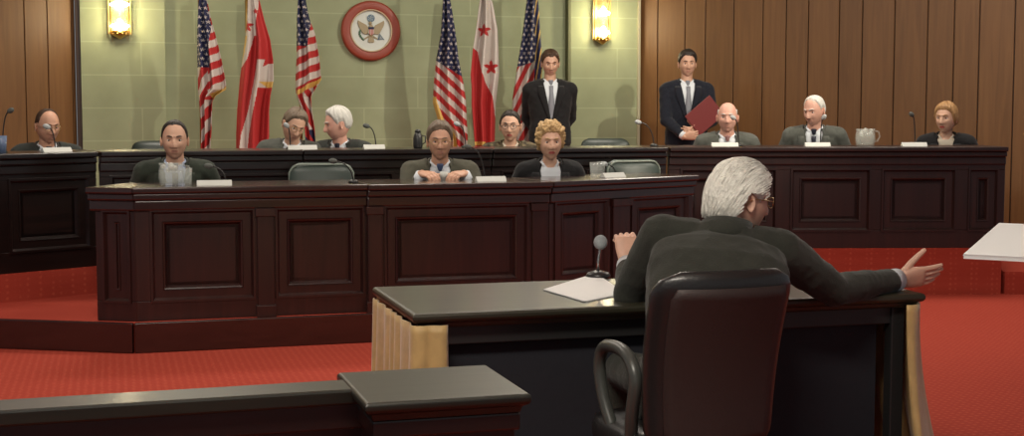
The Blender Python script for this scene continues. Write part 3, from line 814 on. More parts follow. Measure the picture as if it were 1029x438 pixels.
# --- front row
def onrow(px, Y, z): return P(px, 110, Y) + V((0, 0, z - EYE - (P(px, 110, Y).z - EYE)))
def pt(px, Y, z): q = G(px, 150, z); return V(((px - 514.5) / FPX * Y, Y, z))
chairs = []
def headY(px, d):      # depth of a head sitting d behind the front row desk line
    return d
pf1 = seat_person('man in dark olive suit with receding dark hair, behind the glass pitcher', (175.5, 138), 8.62, Z1, 12, desk=DT1,
    suit=S_dgr, shirt=M['bshirt'], tie=T_dark, skin=SK, lip=LP, hair=hair_mb('receding', .011, 1), haircol=H_dark)
pf2 = seat_person('man in olive grey suit and blue tie clasping his hands on the desk', (442, 139.5), 9.05, Z1, 4, desk=DT1,
    hands_at={'R': pt(424, 8.78, DT1 + .035), 'L': pt(466, 8.80, DT1 + .035)},
    suit=S_olive, shirt=M['shirt'], tie=T_blue, skin=(.54, .30, .20), lip=LP, hair=hair_mb('full', .014, 2, top=1.6), haircol=H_grey, glasses=1, bulk=1.08)
pf3 = seat_person('woman with short curly blonde hair, black jacket and white blouse', (553, 140), 9.25, Z1, 6, desk=DT1,
    suit=S_black, shirt=M['shirt'], tie=None, skin=SK, lip=(.45, .10, .09), hair=hair_mb('short', .028, 3, curl=1, fem=1, top=1.15), haircol=H_blond, fem=1, shw=.165, vneck=(.45, .062))
# --- back row
pb1 = seat_person('bald man in glasses and dark suit, seated at the left wing', (47.5, 124), 9.80, Z2, 30, desk=DT2,
    suit=S_char, shirt=M['shirt'], tie=T_dark, skin=(.60, .33, .22), lip=LP, hair=hair_mb('bald', .009, 4), haircol=H_brown, glasses=1, headR=Matrix.Rotation(R(12), 3, 'Z') @ Matrix.Rotation(R(8), 3, 'X'))
pb2 = seat_person('man with grey brown hair stooping over papers beside the white-haired man', (295, 123), 10.35, Z2, 10, desk=DT2, tilt=.12, lean=.35,
    suit=S_grey, shirt=M['shirt'], tie=T_grey, skin=SK, lip=LP, hair=hair_mb('full', .015, 5, top=1.5), haircol=H_grey, glasses=1, headR=Matrix.Rotation(R(20), 3, 'Z') @ Matrix.Rotation(R(22), 3, 'X') @ Matrix.Rotation(R(14), 3, 'Y'))
pb3 = seat_person('white-haired man in dark suit turning towards his stooping neighbour', (340, 122), 10.40, Z2, -14, desk=DT2, tilt=-.02,
    suit=S_char, shirt=M['shirt'], tie=T_dark, skin=(.62, .34, .26), lip=LP, hair=hair_mb('full', .015, 6, top=1.5), haircol=H_white, headR=Matrix.Rotation(R(-58), 3, 'Z') @ Matrix.Rotation(R(8), 3, 'X'))
pb4 = seat_person('woman in patterned brown jacket with dark hair pulled back', (513, 124), 10.75, Z2, 4, desk=DT2,
    suit=S_pat, shirt=M['cream'], tie=None, skin=SK, lip=(.40, .10, .08), hair=hair_mb('full', .011, 7, fem=1), haircol=H_dark, fem=1, glasses=2, shw=.17, headR=Matrix.Rotation(R(-10), 3, 'Z'))
pb5 = seat_person('nearly bald man in grey suit below the red folder', (731, 115), 10.95, Z2, -4, desk=DT2,
    suit=S_grey, shirt=M['shirt'], tie=T_red, skin=(.62, .34, .26), lip=LP, hair=hair_mb('bald', .009, 8, baldtop=.06), haircol=H_white, headR=Matrix.Rotation(R(-6), 3, 'Z'))
pb6 = seat_person('white-haired balding man in grey green suit looking aside', (818.5, 108.5), 11.05, Z2, -16, desk=DT2,
    suit=S_grey, shirt=M['shirt'], tie=T_dark, skin=(.58, .32, .24), lip=LP, hair=hair_mb('receding', .010, 9), haircol=H_white, headR=Matrix.Rotation(R(-28), 3, 'Z') @ Matrix.Rotation(R(10), 3, 'X'))
pb7 = seat_person('woman with short strawberry blonde hair and dark jacket at the right wing', (951, 116), 11.05, Z2, -18, desk=DT2,
    suit=S_black, shirt=M['cream'], tie=None, skin=SK, lip=(.45, .08, .07), hair=hair_mb('short', .020, 10, fem=1), haircol=H_straw, fem=1, shw=.165, vneck=(.45, .05), headR=Matrix.Rotation(R(-22), 3, 'Z'))

# --- standing men
def stand_person(label, headpx, Y, floor, face, hgt_fix, arms, **kw):
    hc = P(headpx[0], headpx[1] + 1.5, Y); hz = hc.z - floor
    k = hz / 1.655
    Pz, Sz = .95 * k, .95 * k + .47
    H_ = V((0, 0, hz)); N_ = V((0, .015, hz - .160)); S_ = V((0, .02, hz - .205)); P_ = V((0, .02, hz - .205 - .49))
    J = dict(P=P_, S=S_, N=N_, H=H_, SL=S_ + V((.19, 0, -.035)), SR=S_ + V((-.19, 0, -.035)), bend=.01)
    hd = {}
    for s, sx in (('L', 1), ('R', -1)):
        w, pole, f, t, n, curl = arms[s]
        J['W' + s] = V((w[0], w[1], S_.z + w[2])); J['E' + s] = ik(J['S' + s], J['W' + s], .30, .275, V(pole)); hd[s] = (V(f), V(t), V(n), curl, .8)
        J['K' + s] = V((sx * .095, .0, P_.z * .52)); J['A' + s] = V((sx * .10, .03, .085))
    return person(label, (hc.x, hc.y, floor), R(face), J, hands=hd, **kw), hc
stand_person('man in black suit and grey tie standing before a striped flag, hands behind his back', (553, 62.5), 13.0, Z1, 5, 0,
    {'L': ((.05, .17, -.52), (.7, .5, 0), (-.6, .1, -.6), (0, 0, 1), (0, -1, 0), (.4, .5, .5, .5)), 'R': ((-.05, .19, -.52), (-.7, .5, 0), (.6, .1, -.6), (0, 0, 1), (0, -1, 0), (.4, .5, .5, .5))},
    suit=S_black, shirt=M['shirt'], tie=T_grey, skin=(.56, .33, .23), lip=LP, hair=hair_mb('full', .012, 11, top=1.7), haircol=H_brown, headR=Matrix.Rotation(R(10), 3, 'X'))
_, hr = stand_person('dark-haired man in navy suit standing by the wood wall, holding a red folder', (690.5, 63), 13.0, Z1, 2, 0,
    {'L': ((.05, -.25, -.42), (.7, .4, -.5), (-.9, -.35, .1), (0, -.2, 1), (0, .9, .2), (.8, .9, .9, .9)), 'R': ((-.06, -.27, -.46), (-.7, .4, -.5), (.9, -.3, .1), (0, -.3, 1), (0, 1, .2), (.8, .9, .9, .9))},
    suit=S_navy, shirt=M['shirt'], tie=T_grey, skin=(.56, .33, .23), lip=LP, hair=hair_mb('full', .012, 12, top=2.), haircol=H_dark)
m = MB(); m.box(-.15, .15, -.008, .008, -.115, .115)
o = m.build('folder', M['folder'], bevel=.003); o.location = P(708, 116, 12.72); o.rotation_euler = (R(6), R(-40), R(8)); tag(o, 'dark red folder held open-edged by the standing man in navy suit', 'folder')

# --- the witness, seen from behind (joints in world coordinates)
base = V((.56, 4.10, 0))
Pw = P(716, 0, 4.10); 
def wj(px, py, Y): return P(px, py, Y) - base
J = dict(P=V((.565, 4.10, .56)) - base, S=wj(723, 250, 4.40), N=wj(728, 231, 4.425), H=wj(743, 200, 4.46),
         SL=wj(665, 238, 4.44), SR=wj(783, 252, 4.42), EL=wj(633, 293, 4.58), ER=wj(838, 291, 4.58), WL=wj(631, 266, 4.80), WR=wj(902, 281, 4.84),
         KL=V((.37, 4.56, .52)) - base, KR=V((.63, 4.60, .52)) - base, AL=V((.36, 4.60, .085)) - base, AR=V((.66, 4.66, .085)) - base, bend=.07, latP=V((-.97, -.2, 0)).normalized())
J['SL'].z += 0
fwd = V((.90, .43, -.12)).normalized()
yb = -fwd; up = V((0.05, 0, 1)); xb = yb.cross(up).normalized(); up = xb.cross(yb).normalized()
HR = Matrix((xb, yb, up)).transposed()
if HR.determinant() < 0: HR = Matrix((-xb, yb, up)).transposed()
WH = mat('hair_silver', (.82, .80, .73), .5, bump=.6, bscale=60, var=.12, vscale=40, stretch=(1, 1, 1))
def witness_hair():
    HLW = [(-.11, .068), (-.075, .066), (-.058, .052), (-.045, .020), (-.03, -.005), (-.014, .012), (.006, .024), (.026, .010), (.034, -.036), (.1, -.058)]
    HL['wit'] = HLW
    m = hair_mb('wit', .024, 21, top=.55, nu=150, nv=110, strand=1.3)
    # locks combed back and down, lying over the cap
    rnd = random.Random(5); lk = MB()
    def surf(az, pol, t):
        d = (math.sin(pol) * math.sin(az), -math.sin(pol) * math.cos(az), math.cos(pol)); p = head_point(*d)
        n = V((p.x / .0745 ** 2, p.y / .096 ** 2, p.z / .119 ** 2)).normalized(); return p, n
    for k in range(2600):
        # start somewhere on the covered area, flow towards the nape
        az = rnd.uniform(-PI, PI); pol = math.acos(rnd.uniform(-.35, 1)); pts = []; rad = []
        p, n = surf(az, pol, 0); zl = interp(HLW, p.y)
        if p.z < zl + .004: continue
        L = rnd.uniform(.05, .09); steps = 7; q = p + n * (.024 * (1 - .45 * max(0, p.z / .119)) + rnd.uniform(-.003, .003))
        lift = rnd.uniform(0, .005)
        for s in range(steps + 1):
            pts.append(q.copy()); rad.append(.0015 * (1 - .75 * (s / steps) ** 2) * rnd.uniform(.8, 1.2))
            # flow field: back (+y), then down once past the crown
            fl = V((0, 1.0, 0)) + V((0, 0, -1)) * (1.2 * sm(q.y, -.03, .08) + .5) + V((rnd.uniform(-.12, .12), 0, 0))
            e_n = V((q.x / .0745 ** 2, q.y / .096 ** 2, q.z / .119 ** 2)).normalized()
            fl = (fl - e_n * fl.dot(e_n)); 
            if fl.length < .05: break
            q = q + fl.normalized() * (L / steps)
            # keep on an offset ellipsoid, letting ends below the ear curl out
            rr_ = math.sqrt((q.x / .099) ** 2 + (q.y / .124) ** 2 + (q.z / .134) ** 2)
            if q.z > -.03: q = q * (1 + (1 - rr_) * .25)
            else: q = q + V((0, .0015, 0))
            if q.z < -.074 or (-.03 < q.y < .032 and q.z < .022 and abs(q.x) > .05): break
        if len(pts) > 2: lk.tube(pts, rad[:len(pts)], 4)
    return m, lk
wh, wl = witness_hair()
hands = {'R': (V((.97, .14, .10)), V((-.10, -.50, .87)), V((0, .87, .5)), (.10, .13, .17, .20), .80, .02),
         'L': (V((-.05, .25, .95)), V((.9, .2, .1)), V((.1, .9, -.3)), (1.2, 1.3, 1.3, 1.3), .5)}
person('white-haired man in dark suit seen from behind, gesturing with his right hand', base, 0, J, S_wit, M['shirt'], T_dark, (.68, .40, .29), LP,
       hair=wh, haircol=WH, Fr=V((.05, 1, .0)), headR=HR, glasses=1, hands=hands, vox=.006, wr=.003, extra_hair=wl, hvox=.0025, jowl=1, bulk=1.06)

# ---- dais chairs (empty ones first, then those under the seated people)
ch0 = office_chair('dais_chair', pt(323, 9.05, Z1), R(8), 'empty green grey leather chair at the front desk, below the two talking men', 'leather chairs of the dais', .43, .855, .40, M['green'], M['green'], M['plastic'], seat_z=.44, pipe=M['piping'], curve=-.02, tilt=.06)
copy_chair(ch0, pt(657, 9.66, Z1), R(25), 'empty green grey leather chair at the front desk, right of the blonde woman')
ch1 = office_chair('dais_chair', pt(612, 10.95, Z2), R(2), 'empty dark green chair at the back desk, beside the standing man in black', 'leather chairs of the dais', .40, .80, .40, M['dgreen'], M['dgreen'], M['plastic'], seat_z=.44, curve=-.02, tilt=.06)
copy_chair(ch1, pt(160, 10.10, Z2), R(14), 'dark green chair at the back desk, partly hidden behind the man with receding hair')
low = office_chair('dais_chair', pf1[1], pf1[2], 'chair the man with receding dark hair sits on', 'leather chairs of the dais', .42, .70, .34, M['dgreen'], M['dgreen'], M['plastic'], seat_z=.36, curve=-.02, tilt=.06)
for (pp, l, r), t in ((pf2, 'chair the man in blue tie sits on'), (pf3, 'chair the curly blonde woman sits on'), (pb1, 'chair the bald man in glasses sits on'), (pb2, 'chair the stooping man sits on'),
                      (pb3, 'chair the white-haired man turning to his neighbour sits on'), (pb4, 'chair the woman in patterned jacket sits on'), (pb5, 'chair the nearly bald man below the folder sits on'),
                      (pb6, 'chair the balding man looking aside sits on'), (pb7, 'chair the strawberry blonde woman sits on')) :
    copy_chair(low, l, r, t)

# ================================================================ DESK THINGS
def gooseneck(base, head, label, foam, stemm=None, grp='gooseneck microphones'):
    e = empty('microphone', base, 0, label, 'microphone', grp)
    h = V(head) - V(base); m = MB(); m.lathe([(.030, 0), (.032, .006), (.026, .016), (.010, .022)], 18); m.build('mic_base', M['plastic'], e, smooth=True)
    pts = [V((0, 0, .015)) * (1 - t) ** 2 + V((h.x * .15, h.y * .15, h.z * .95)) * 2 * t * (1 - t) + h * t * t for t in [k / 12 for k in range(13)]]
    m = MB(); m.tube(pts, .0042, 8); m.build('gooseneck', stemm or M['plastic'], e, smooth=True)
    d = (pts[-1] - pts[-2]).normalized(); m = MB(); rot = d.to_track_quat('Z', 'Y').to_matrix()
    m.ell(h + d * .014, .017, .017, .026, 14, 10, rot=rot); m.build('mic_head', foam, e, smooth=True)
def dais_pt(px, back, row=2):
    """A point 'back' metres behind the desk front line of a row, under pixel column px."""
    r = (px - 514.5) / FPX
    segs = [(D0, D1), (D1, D2), (D2, D3)] if row == 2 else [(K1, K2), (K2, K3), (K3, K3 + d3 * 1.3)]
    for a, b in segs:
        dd = (b - a).normalized(); nn = V((-dd.y, dd.x, 0)); a2, b2 = a + nn * back, b + nn * back
        den = (b2.x - a2.x) - r * (b2.y - a2.y)
        t = (r * a2.y - a2.x) / den
        if -.02 <= t <= 1.05 or (a, b) == segs[-1]: q = a2 + (b2 - a2) * t; return V((q.x, q.y, DT2 if row == 2 else DT1)), math.atan2(dd.y, dd.x)
def nameplate(px, row, label, w=.20, back=.10, mt=None):
    q, a = dais_pt(px, back, row)
    m = MB(); m.loft([[(-w / 2, -.03, 0), (-w / 2, .03, 0), (-w / 2, .004, .030), (-w / 2, -.004, .030)], [(w / 2, -.03, 0), (w / 2, .03, 0), (w / 2, .004, .030), (w / 2, -.004, .030)]])
    o = m.build('nameplate', M['plate'], bevel=.002); o.location = q; o.rotation_euler = (0, 0, a); tag(o, label, 'nameplate', 'nameplates on the desks')
for px, row, lb, w in ((57, 2, 'white nameplate before the bald man in glasses', .20), (304, 2, 'white nameplate and papers before the stooping man', .20), (376, 2, 'white nameplate right of the turning white-haired man', .15),
                       (728, 2, 'white nameplate before the nearly bald man', .20), (821, 2, 'white nameplate before the balding man looking aside', .19), (918, 2, 'white nameplate left of the strawberry blonde woman', .19),
                       (215, 1, 'white nameplate right of the man with receding hair', .20), (493, 1, 'white nameplate right of the man in blue tie', .19), (616, 1, 'white nameplate between blonde woman and empty green chair', .19)):
    nameplate(px, row, lb, w)
def micp(px, row, hx, hy, label, foam, back=.16):
    q, a = dais_pt(px, back, row); h = P(hx, hy, q.y - .02); gooseneck(q, h, label, foam)
micp(227, 1, 212, 167, 'microphone right of the man with receding hair', M['dfoam'])
micp(355, 1, 337, 162, 'microphone in front of the empty green chair below the talking men', M['dfoam'])
micp(487, 1, 472, 148, 'microphone right of the man in blue tie', M['dfoam'], .2)
micp(619, 1, 609, 165, 'microphone with pale head left of the empty right chair', M['foam'])
micp(56, 2, 49, 128, 'microphone in front of the bald man in glasses', M['foam'])
micp(3, 2, 9, 112, 'microphone at the left edge of the picture', M['dfoam'])
micp(292, 2, 289, 127, 'microphone in front of the stooping man', M['foam'])
micp(378, 2, 370, 127, 'microphone right of the turning white-haired man', M['dfoam'])
micp(468, 2, 461, 125, 'microphone just behind the man in blue tie', M['foam'])
micp(657, 2, 643, 123, 'microphone with pale head beside the green wall corner', M['foam'])
micp(742, 2, 738, 119, 'microphone in front of the nearly bald man', M['foam'])
micp(824, 2, 827, 119, 'microphone in front of the balding man looking aside', M['foam'])
micp(919, 2, 917, 116, 'microphone left of the strawberry blonde woman', M['dfoam'])
def pitcher(px, row, label, back=.14, k=1.):
    q, a = dais_pt(px, back, row); e = empty('water_pitcher', q, a, label, 'pitcher', 'glass water pitchers')
    m = MB(); m.lathe([(.055 * k, 0), (.062 * k, .01), (.068 * k, .05), (.066 * k, .09), (.060 * k, .115), (.068 * k, .13), (.064 * k, .13), (.056 * k, .115), (.062 * k, .09), (.064 * k, .05), (.056 * k, .012)], 24, cap=True); m.build('jug', M['glass'], e, smooth=True)
    m = MB(); m.lathe([(.055 * k, .013), (.062 * k, .05), (.060 * k, .088)], 20); m.build('water', M['water'], e, smooth=True)
    m = MB(); rn = random.Random(int(px))
    for i in range(14):
        aa = rn.uniform(0, 6.28); r = rn.uniform(0, .045) * k; m.ell((r * math.cos(aa), r * math.sin(aa), .095 + rn.uniform(-.008, .03)), .016, .014, .013, 6, 5)
    m.build('ice', M['ice'], e)
    m = MB(); m.tube([(.062 * k, 0, .115), (.09 * k, 0, .11), (.10 * k, 0, .075), (.085 * k, 0, .04), (.065 * k, 0, .035)], .006, 8); m.build('handle', M['glass'], e, smooth=True)
pitcher(172, 1, 'glass water pitcher before the man with receding hair', k=1.1); pitcher(869, 2, 'glass water pitcher with ice on the right wing', k=1.1)
def tumbler(px, row, label, mt, back=.14, h=.10, r=.03):
    q, a = dais_pt(px, back, row); m = MB(); m.lathe([(r * .8, 0), (r, h), (r * .92, h), (r * .74, .008)], 18)
    o = m.build('drinking_glass', mt, smooth=True); o.location = q; tag(o, label, 'glass', 'drinking glasses on the desks')
tumbler(597, 1, 'clear drinking glass right of the curly blonde woman', M['glass']); tumbler(604, 1, 'drinking glass next to the pale headed microphone', M['glass'], .20)
tumbler(188, 1, 'drinking glass right of the glass pitcher', M['glass'], .17)
tumbler(2, 2, 'blue drinking glass at the left edge of the picture', M['blueglass'], .10, .11, .035)
q, a = dais_pt(420, .2, 2); e = empty('insulated_jug', q, a, 'black insulated jug on the back desk, left of the man in blue tie', 'jug')
m = MB(); m.lathe([(.03, 0), (.034, .01), (.034, .07), (.026, .10), (.02, .11)], 18); m.build('jug_body', M['plastic'], e, smooth=True)
m = MB(); m.lathe([(.022, .11), (.022, .125), (.01, .135)], 14); m.build('lid', M['plastic'], e, smooth=True)
m = MB(); m.tube([(.03, 0, .09), (.055, 0, .085), (.055, 0, .04), (.034, 0, .03)], .005, 8); m.build('handle', M['plastic'], e, smooth=True)
m = MB(); m.lathe([(.022, 0), (.026, .05), (.023, .05), (.019, .006)], 16); o = m.build('paper_cup', M['plate'], smooth=True); o.location = pt(446, 8.74, DT1); tag(o, 'small pale cup between the hands of the man in blue tie', 'cup')
# papers, microphone on the witness table
def sheets(name, corners, z, n, label, t=.0012, mt=None):
    m = MB()
    for k in range(n):
        rn = random.Random(k); dx, dy = rn.uniform(-.006, .006), rn.uniform(-.006, .006)
        m.poly([(c.x + dx, c.y + dy) for c in corners], z + k * t, z + (k + 1) * t * .96)
    return tag(m.build(name, mt or M['paper']), label, 'paper')
cs = [G(547, 292, .75), G(588, 304, .75), G(628, 296, .75), G(598, 276, .75)]
sheets('paper_stack', cs, .7505, 4, 'white sheets of paper lying on the witness table')
mb = G(600, 287, .75); mb = G(601, 279, .75)
e = empty('table_microphone', mb, 0, 'microphone with pale round foam head beside the papers on the witness table', 'microphone')
m = MB(); m.lathe([(.045, 0), (.048, .008), (.040, .02), (.012, .028)], 22); m.build('mic_base', M['plastic'], e, smooth=True)
hp = P(603.5, 243.5, mb.y); h = hp - mb
m = MB(); m.tube([(0, 0, .02), (0.0, 0, .06), h * .8, h], [.006, .006, .006, .008], 10); m.build('gooseneck', M['chrome'], e, smooth=True)
m = MB(); m.ell(h, .026, .026, .028, 20, 14); m.build('mic_head', mat('grey_blue_foam', (.30, .33, .34), .9, bump=.4, bscale=160), e, smooth=True)
# document pad held in from the right
a0 = P(968, 260, 3.60); d_a, d_b = dirv(59), dirv(-31)
c_ = [V((0, 0, 0)), d_b * .30, d_b * .30 + d_a * .42, d_a * .42]
m = MB()
for k in range(4): m.loft([[p + V((0, 0, k * .0035)) + V((.001 * (k % 2), .001 * (k % 3), 0)) for p in c_], [p + V((0, 0, k * .0035 + .0032)) + V((.001 * (k % 2), .001 * (k % 3), 0)) for p in c_]])
o = m.build('document_pad', M['paper'], bevel=.0008); o.location = a0; o.rotation_euler = Matrix.Rotation(R(7), 3, d_b).to_euler(); tag(o, 'thick white pad of paper reaching in at the right edge', 'paper')

# ================================================================ WALL THINGS
def wallpt(px, py, off=0):
    r = ray(px, py); a = WA - W * off; n = W
    t = (a - V((0, 0, EYE))).dot(n) / r.dot(n); return V((0, 0, EYE)) + r * t
# round seal
sc = wallpt(372.5, 31, .03)
e = empty('wall_seal', sc, A, 'round red rimmed seal with an eagle, hanging on the green wall', 'wall seal')
def disc(mb, r0, r1, y0, y1, n=56, mi=0, cx=0, cz=0):
    def rg(r, y): return [V((cx + r * math.cos(2 * PI * i / n), y, cz + r * math.sin(2 * PI * i / n))) for i in range(n)]
    if r0: mb.loft([rg(r0, y1), rg(r0, y0), rg(r0 + (r1 - r0) * .2, y0 - .006), rg(r1 - (r1 - r0) * .2, y0 - .006), rg(r1, y0), rg(r1, y1)], mi, False)
    else: mb.loft([rg(r1, y1), rg(r1, y0)], mi, True)
m = MB(); disc(m, .195, .282, -.03, .03); m.build('rim', M['ringred'], e, smooth=True)
m = MB(); disc(m, .19, .203, -.036, .0); m.build('inner_ring', mat('pale_ring', (.5, .40, .26), .5), e, smooth=True)
m = MB(); disc(m, 0, .197, -.012, .02); m.build('field', M['sealw'], e)
def flat(name, pts, y0, y1, mt, bev=.003):
    m = MB(); m.loft([[V((x, y1, z)) for x, z in pts], [V((x, y0, z)) for x, z in pts]]); return m.build(name, mt, e, bevel=bev)
m = MB(); disc(m, 0, .036, -.024, -.010, cz=.118); m.build('glory', M['sealb'], e)
m = MB()
for i in range(13):
    a = 2.4 * i; r = .006 * math.sqrt(i) * 1.3; m.ell((r * math.cos(a), -.025, .118 + r * math.sin(a)), .0035, .003, .0035, 6, 5)
m.build('glory_stars', M['sealw'], e)
for sx in (-1, 1):
    flat('wing', [(sx * x, z) for x, z in ((.018, .02), (.045, .055), (.085, .075), (.125, .098), (.128, .07), (.118, .04), (.10, .01), (.085, -.02), (.065, -.035), (.03, -.03))][::-sx], -.028, -.010, M['sealt'])
    flat('leg', [(sx * x, z) for x, z in ((.02, -.05), (.03, -.05), (.07, -.075), (.066, -.085), (.025, -.066))][::-sx], -.022, -.010, M['sealt'])
flat('tail', [(-.018, -.05), (.018, -.05), (.032, -.105), (.014, -.115), (0, -.108), (-.014, -.115), (-.032, -.105)], -.024, -.010, M['sealt'])
m = MB(); m.ell((0, -.022, .0), .028, .014, .062, 16, 12); m.ell((-.006, -.024, .072), .015, .012, .017, 12, 8); m.tube([(-.016, -.026, .072), (-.028, -.026, .067)], [.006, .002], 6); m.build('eagle_body', M['sealt'], e, smooth=True)
flat('shield_chief', [(-.026, .012), (.026, .012), (.026, .034), (-.026, .034)], -.042, -.028, M['navy'])
m = MB()
for i in range(7): x0 = -.026 + .052 * i / 7; m.box(x0, x0 + .0072, -.041, -.028, -.030 - .012 * (1 - abs(i - 3) / 3), .012, i % 2)
m.build('shield', [M['white'], M['red']], e)
m = MB()
for k in range(9):
    t = k / 8; m.ell((-.075 - .035 * math.sin(t * 2.4), -.018, -.085 + .09 * t), .012, .005, .008, 8, 6, rot=Matrix.Rotation(R(30 * (-1) ** k), 3, 'Y'))
m.build('olive_branch', M['sealg'], e)
m = MB()
for k in range(6): m.tube([(.062, -.02, -.085), (.082 + .008 * k, -.02, -.03 - .010 * k)], [.0025, .002], 6); m.ell((.082 + .008 * k, -.02, -.03 - .010 * k), .004, .003, .006, 6, 5)
m.build('arrows', M['sealb'], e)
# sconces
def sconce(px, pybot, w, label, dpx):
    c = wallpt(px, pybot, .07); c = c - W * .05
    e = empty('wall_sconce', c, A, label, 'wall light', 'brass wall sconces'); h = .46; r = w / 2
    m = MB(); m.box(-r * .8, r * .8, .02, .05, -.01, h + .02); m.build('backplate', M['brass'], e, bevel=.006)
    m = MB(); m.lathe([(r * .72, .03), (r * .72, h - .02), (r * .68, h - .02), (r * .68, .03)], 24, c=(0, -.035, 0), cap=False); m.build('glass_shade', M['frost'], e, smooth=True)
    m = MB()
    for sx in (-1, 1):
        m.box(sx * r * .95 - .007, sx * r * .95 + .007, -.05, -.036, -.005, h); m.box(sx * r * .95 - .006, sx * r * .95 + .006, .01, .03, -.005, h)
        m.box(sx * r * .95 - .006, sx * r * .95 + .006, -.05, .03, .0, .014); m.box(sx * r * .95 - .006, sx * r * .95 + .006, -.05, .03, h - .014, h)
    m.build('frame', M['brass'], e, bevel=.003)
    m = MB(); m.lathe([(.01, -.05), (.02, -.042), (r * .62, -.02), (r * .78, .0), (r * .78, .02), (r * .60, .03)], 24, c=(0, -.035, 0))
    for k in range(10): a = 2 * PI * k / 10; m.ell((r * .72 * math.cos(a), -.035 + r * .72 * math.sin(a), -.006), .010, .010, .014, 8, 6)
    m.build('base_cup', M['brass'], e, smooth=True)
    m = MB(); m.lathe([(r * .70, h - .03), (r * .78, h - .015), (r * .6, h + .01), (.02, h + .03)], 24, c=(0, -.035, 0)); m.build('top_cap', M['brass'], e, smooth=True)
    for z in (.065, .255):
        m = MB(); m.ell((0, -.06, z), r * .80, .05, .026, 16, 12); m.ell((0, -.06, z + .03), .026, .026, .034, 12, 8); m.build('bulb', M['bulb'], e, smooth=True)
    for z in (.075, .265):
        l = bpy.data.lights.new('sconce_glow', 'POINT'); l.energy = 5; l.color = (1, .84, .52); l.shadow_soft_size = .04
        lo = bpy.data.objects.new('sconce_glow', l); C.objects.link(lo); lo.parent = e; lo.location = (0, -.22, z)
    return e
sconce(120.5, 34, .20, 'glowing brass sconce on the green wall, the one further from the flags', 0)
sconce(602.5, 40, .16, 'glowing brass sconce right of the standing man in black', 0)

# flags ------------------------------------------------------------------
def flag(label, polepx, Y, outline, colour, folds, seed, fringe_tab=None, tassel=False):
    """outline: rows (py, left px, right px); colour(px, py) gives 0 navy, 1 white, 2 red, 3 gold."""
    pb = V(((polepx - 514.5) / FPX * Y, Y, Z1)); e = empty('flag', pb, 0, label, 'flag', 'flags standing before the green wall')
    rows = 300; cols = 64; m = MB(); y0, y1 = outline[0][0], outline[-1][0]
    lt = [(r[0], r[1]) for r in outline]; rt = [(r[0], r[2]) for r in outline]; cc = {}
    for j in range(rows + 1):
        py = y0 + (y1 - y0) * j / rows; a, b = interp(lt, py), interp(rt, py)
        for i in range(cols + 1):
            u = i / cols; px = a + (b - a) * u; t = j / rows
            dep = .045 * math.sin(u * 2 * PI * folds + seed + 1.2 * t) * (.5 + t * .8) + .02 * math.sin(u * 11 + t * 7 + seed) - .05 * math.sin(PI * u)
            q = P(px, py, Y - .03); m.v.append(V((q.x, Y - .045 + dep, q.z)) - pb)
            cc[(i, j)] = (px, py)
    for j in range(rows):
        for i in range(cols):
            k = j * (cols + 1) + i; m.f.append([k, k + 1, k + cols + 2, k + cols + 1])
            (xa, ya), (xb, yb) = cc[(i, j)], cc[(i + 1, j + 1)]; m.m.append(colour((xa + xb) / 2, (ya + yb) / 2, (i + .5) / cols))
    o = m.build('flag_cloth', [M['navy'], M['white'], M['red'], M['fringe']], e, smooth=True, solid=.003)
    m = MB(); m.tube([(0, 0, .03), (0, 0, 2.72)], .013, 12); m.build('pole', M['brass'], e, smooth=True)
    m = MB(); m.loft([[V((-.001, 0, 2.72)), V((0, -.004, 2.72)), V((.001, 0, 2.72)), V((0, .004, 2.72))], [V((-.03, 0, 2.78)), V((0, -.008, 2.78)), V((.03, 0, 2.78)), V((0, .008, 2.78))], [V((-.001, 0, 2.90)), V((0, -.001, 2.90)), V((.001, 0, 2.90)), V((0, .001, 2.90))]]); m.build('finial', M['brass'], e)
    m = MB(); m.lathe([(.15, 0), (.15, .02), (.06, .05), (.03, .07), (.03, .12)], 24); m.build('stand', M['brass'], e, smooth=True)
    return e
def star_at(px, py, x0, y0, sx, sy, r):
    i = round((py - y0) / sy); xo = x0 + (sx / 2 if i % 2 else 0); k = round((px - xo) / sx)
    dx, dy = px - (xo + k * sx), py - (y0 + i * sy)
    a = math.atan2(dx, -dy); rr_ = math.hypot(dx, dy)
    return rr_ < r * (.62 + .38 * math.cos(5 * a))
def bigstar(px, py, cx, cy, r):
    dx, dy = px - cx, py - cy; a = math.atan2(dx, -dy); q = math.hypot(dx, dy)
    ph = (a / (2 * PI) * 5) % 1; ph = min(ph, 1 - ph) * 2
    return q < r * (1 - .62 * ph)
def us1(px, py, u):
    if py > 94 - (px - 214) * .5 and py < 99 - (px - 214) * .5 and px > 213: return 3
    bd = interp([(0, 210), (20, 213), (45, 212), (70, 213)], py)
    if py < 68 and px < bd + (u > .9 and -99 or 0): return 1 if star_at(px, py, 200, 4, 5.2, 4.6, 1.75) else 0
    if py < 100 and px >= 209: return 2 if ((py + (px - 210) * .62 - 4) / 7.8) % 2 < 1 else 1
    return 2 if ((py * .55 + (px - 200) * 1.1) / 7.) % 2 < 1 else 1
flag('striped flag with starred blue field, nearest the first sconce', 203, 12.35, [(-12, 202, 206), (5, 199, 210), (20, 198, 213), (35, 197.5, 217), (60, 198, 223), (85, 199, 228), (90, 199, 228), (96, 199.5, 218), (102, 200, 214.5), (130, 202, 214), (168, 202, 212)], us1, 2.5, .4)
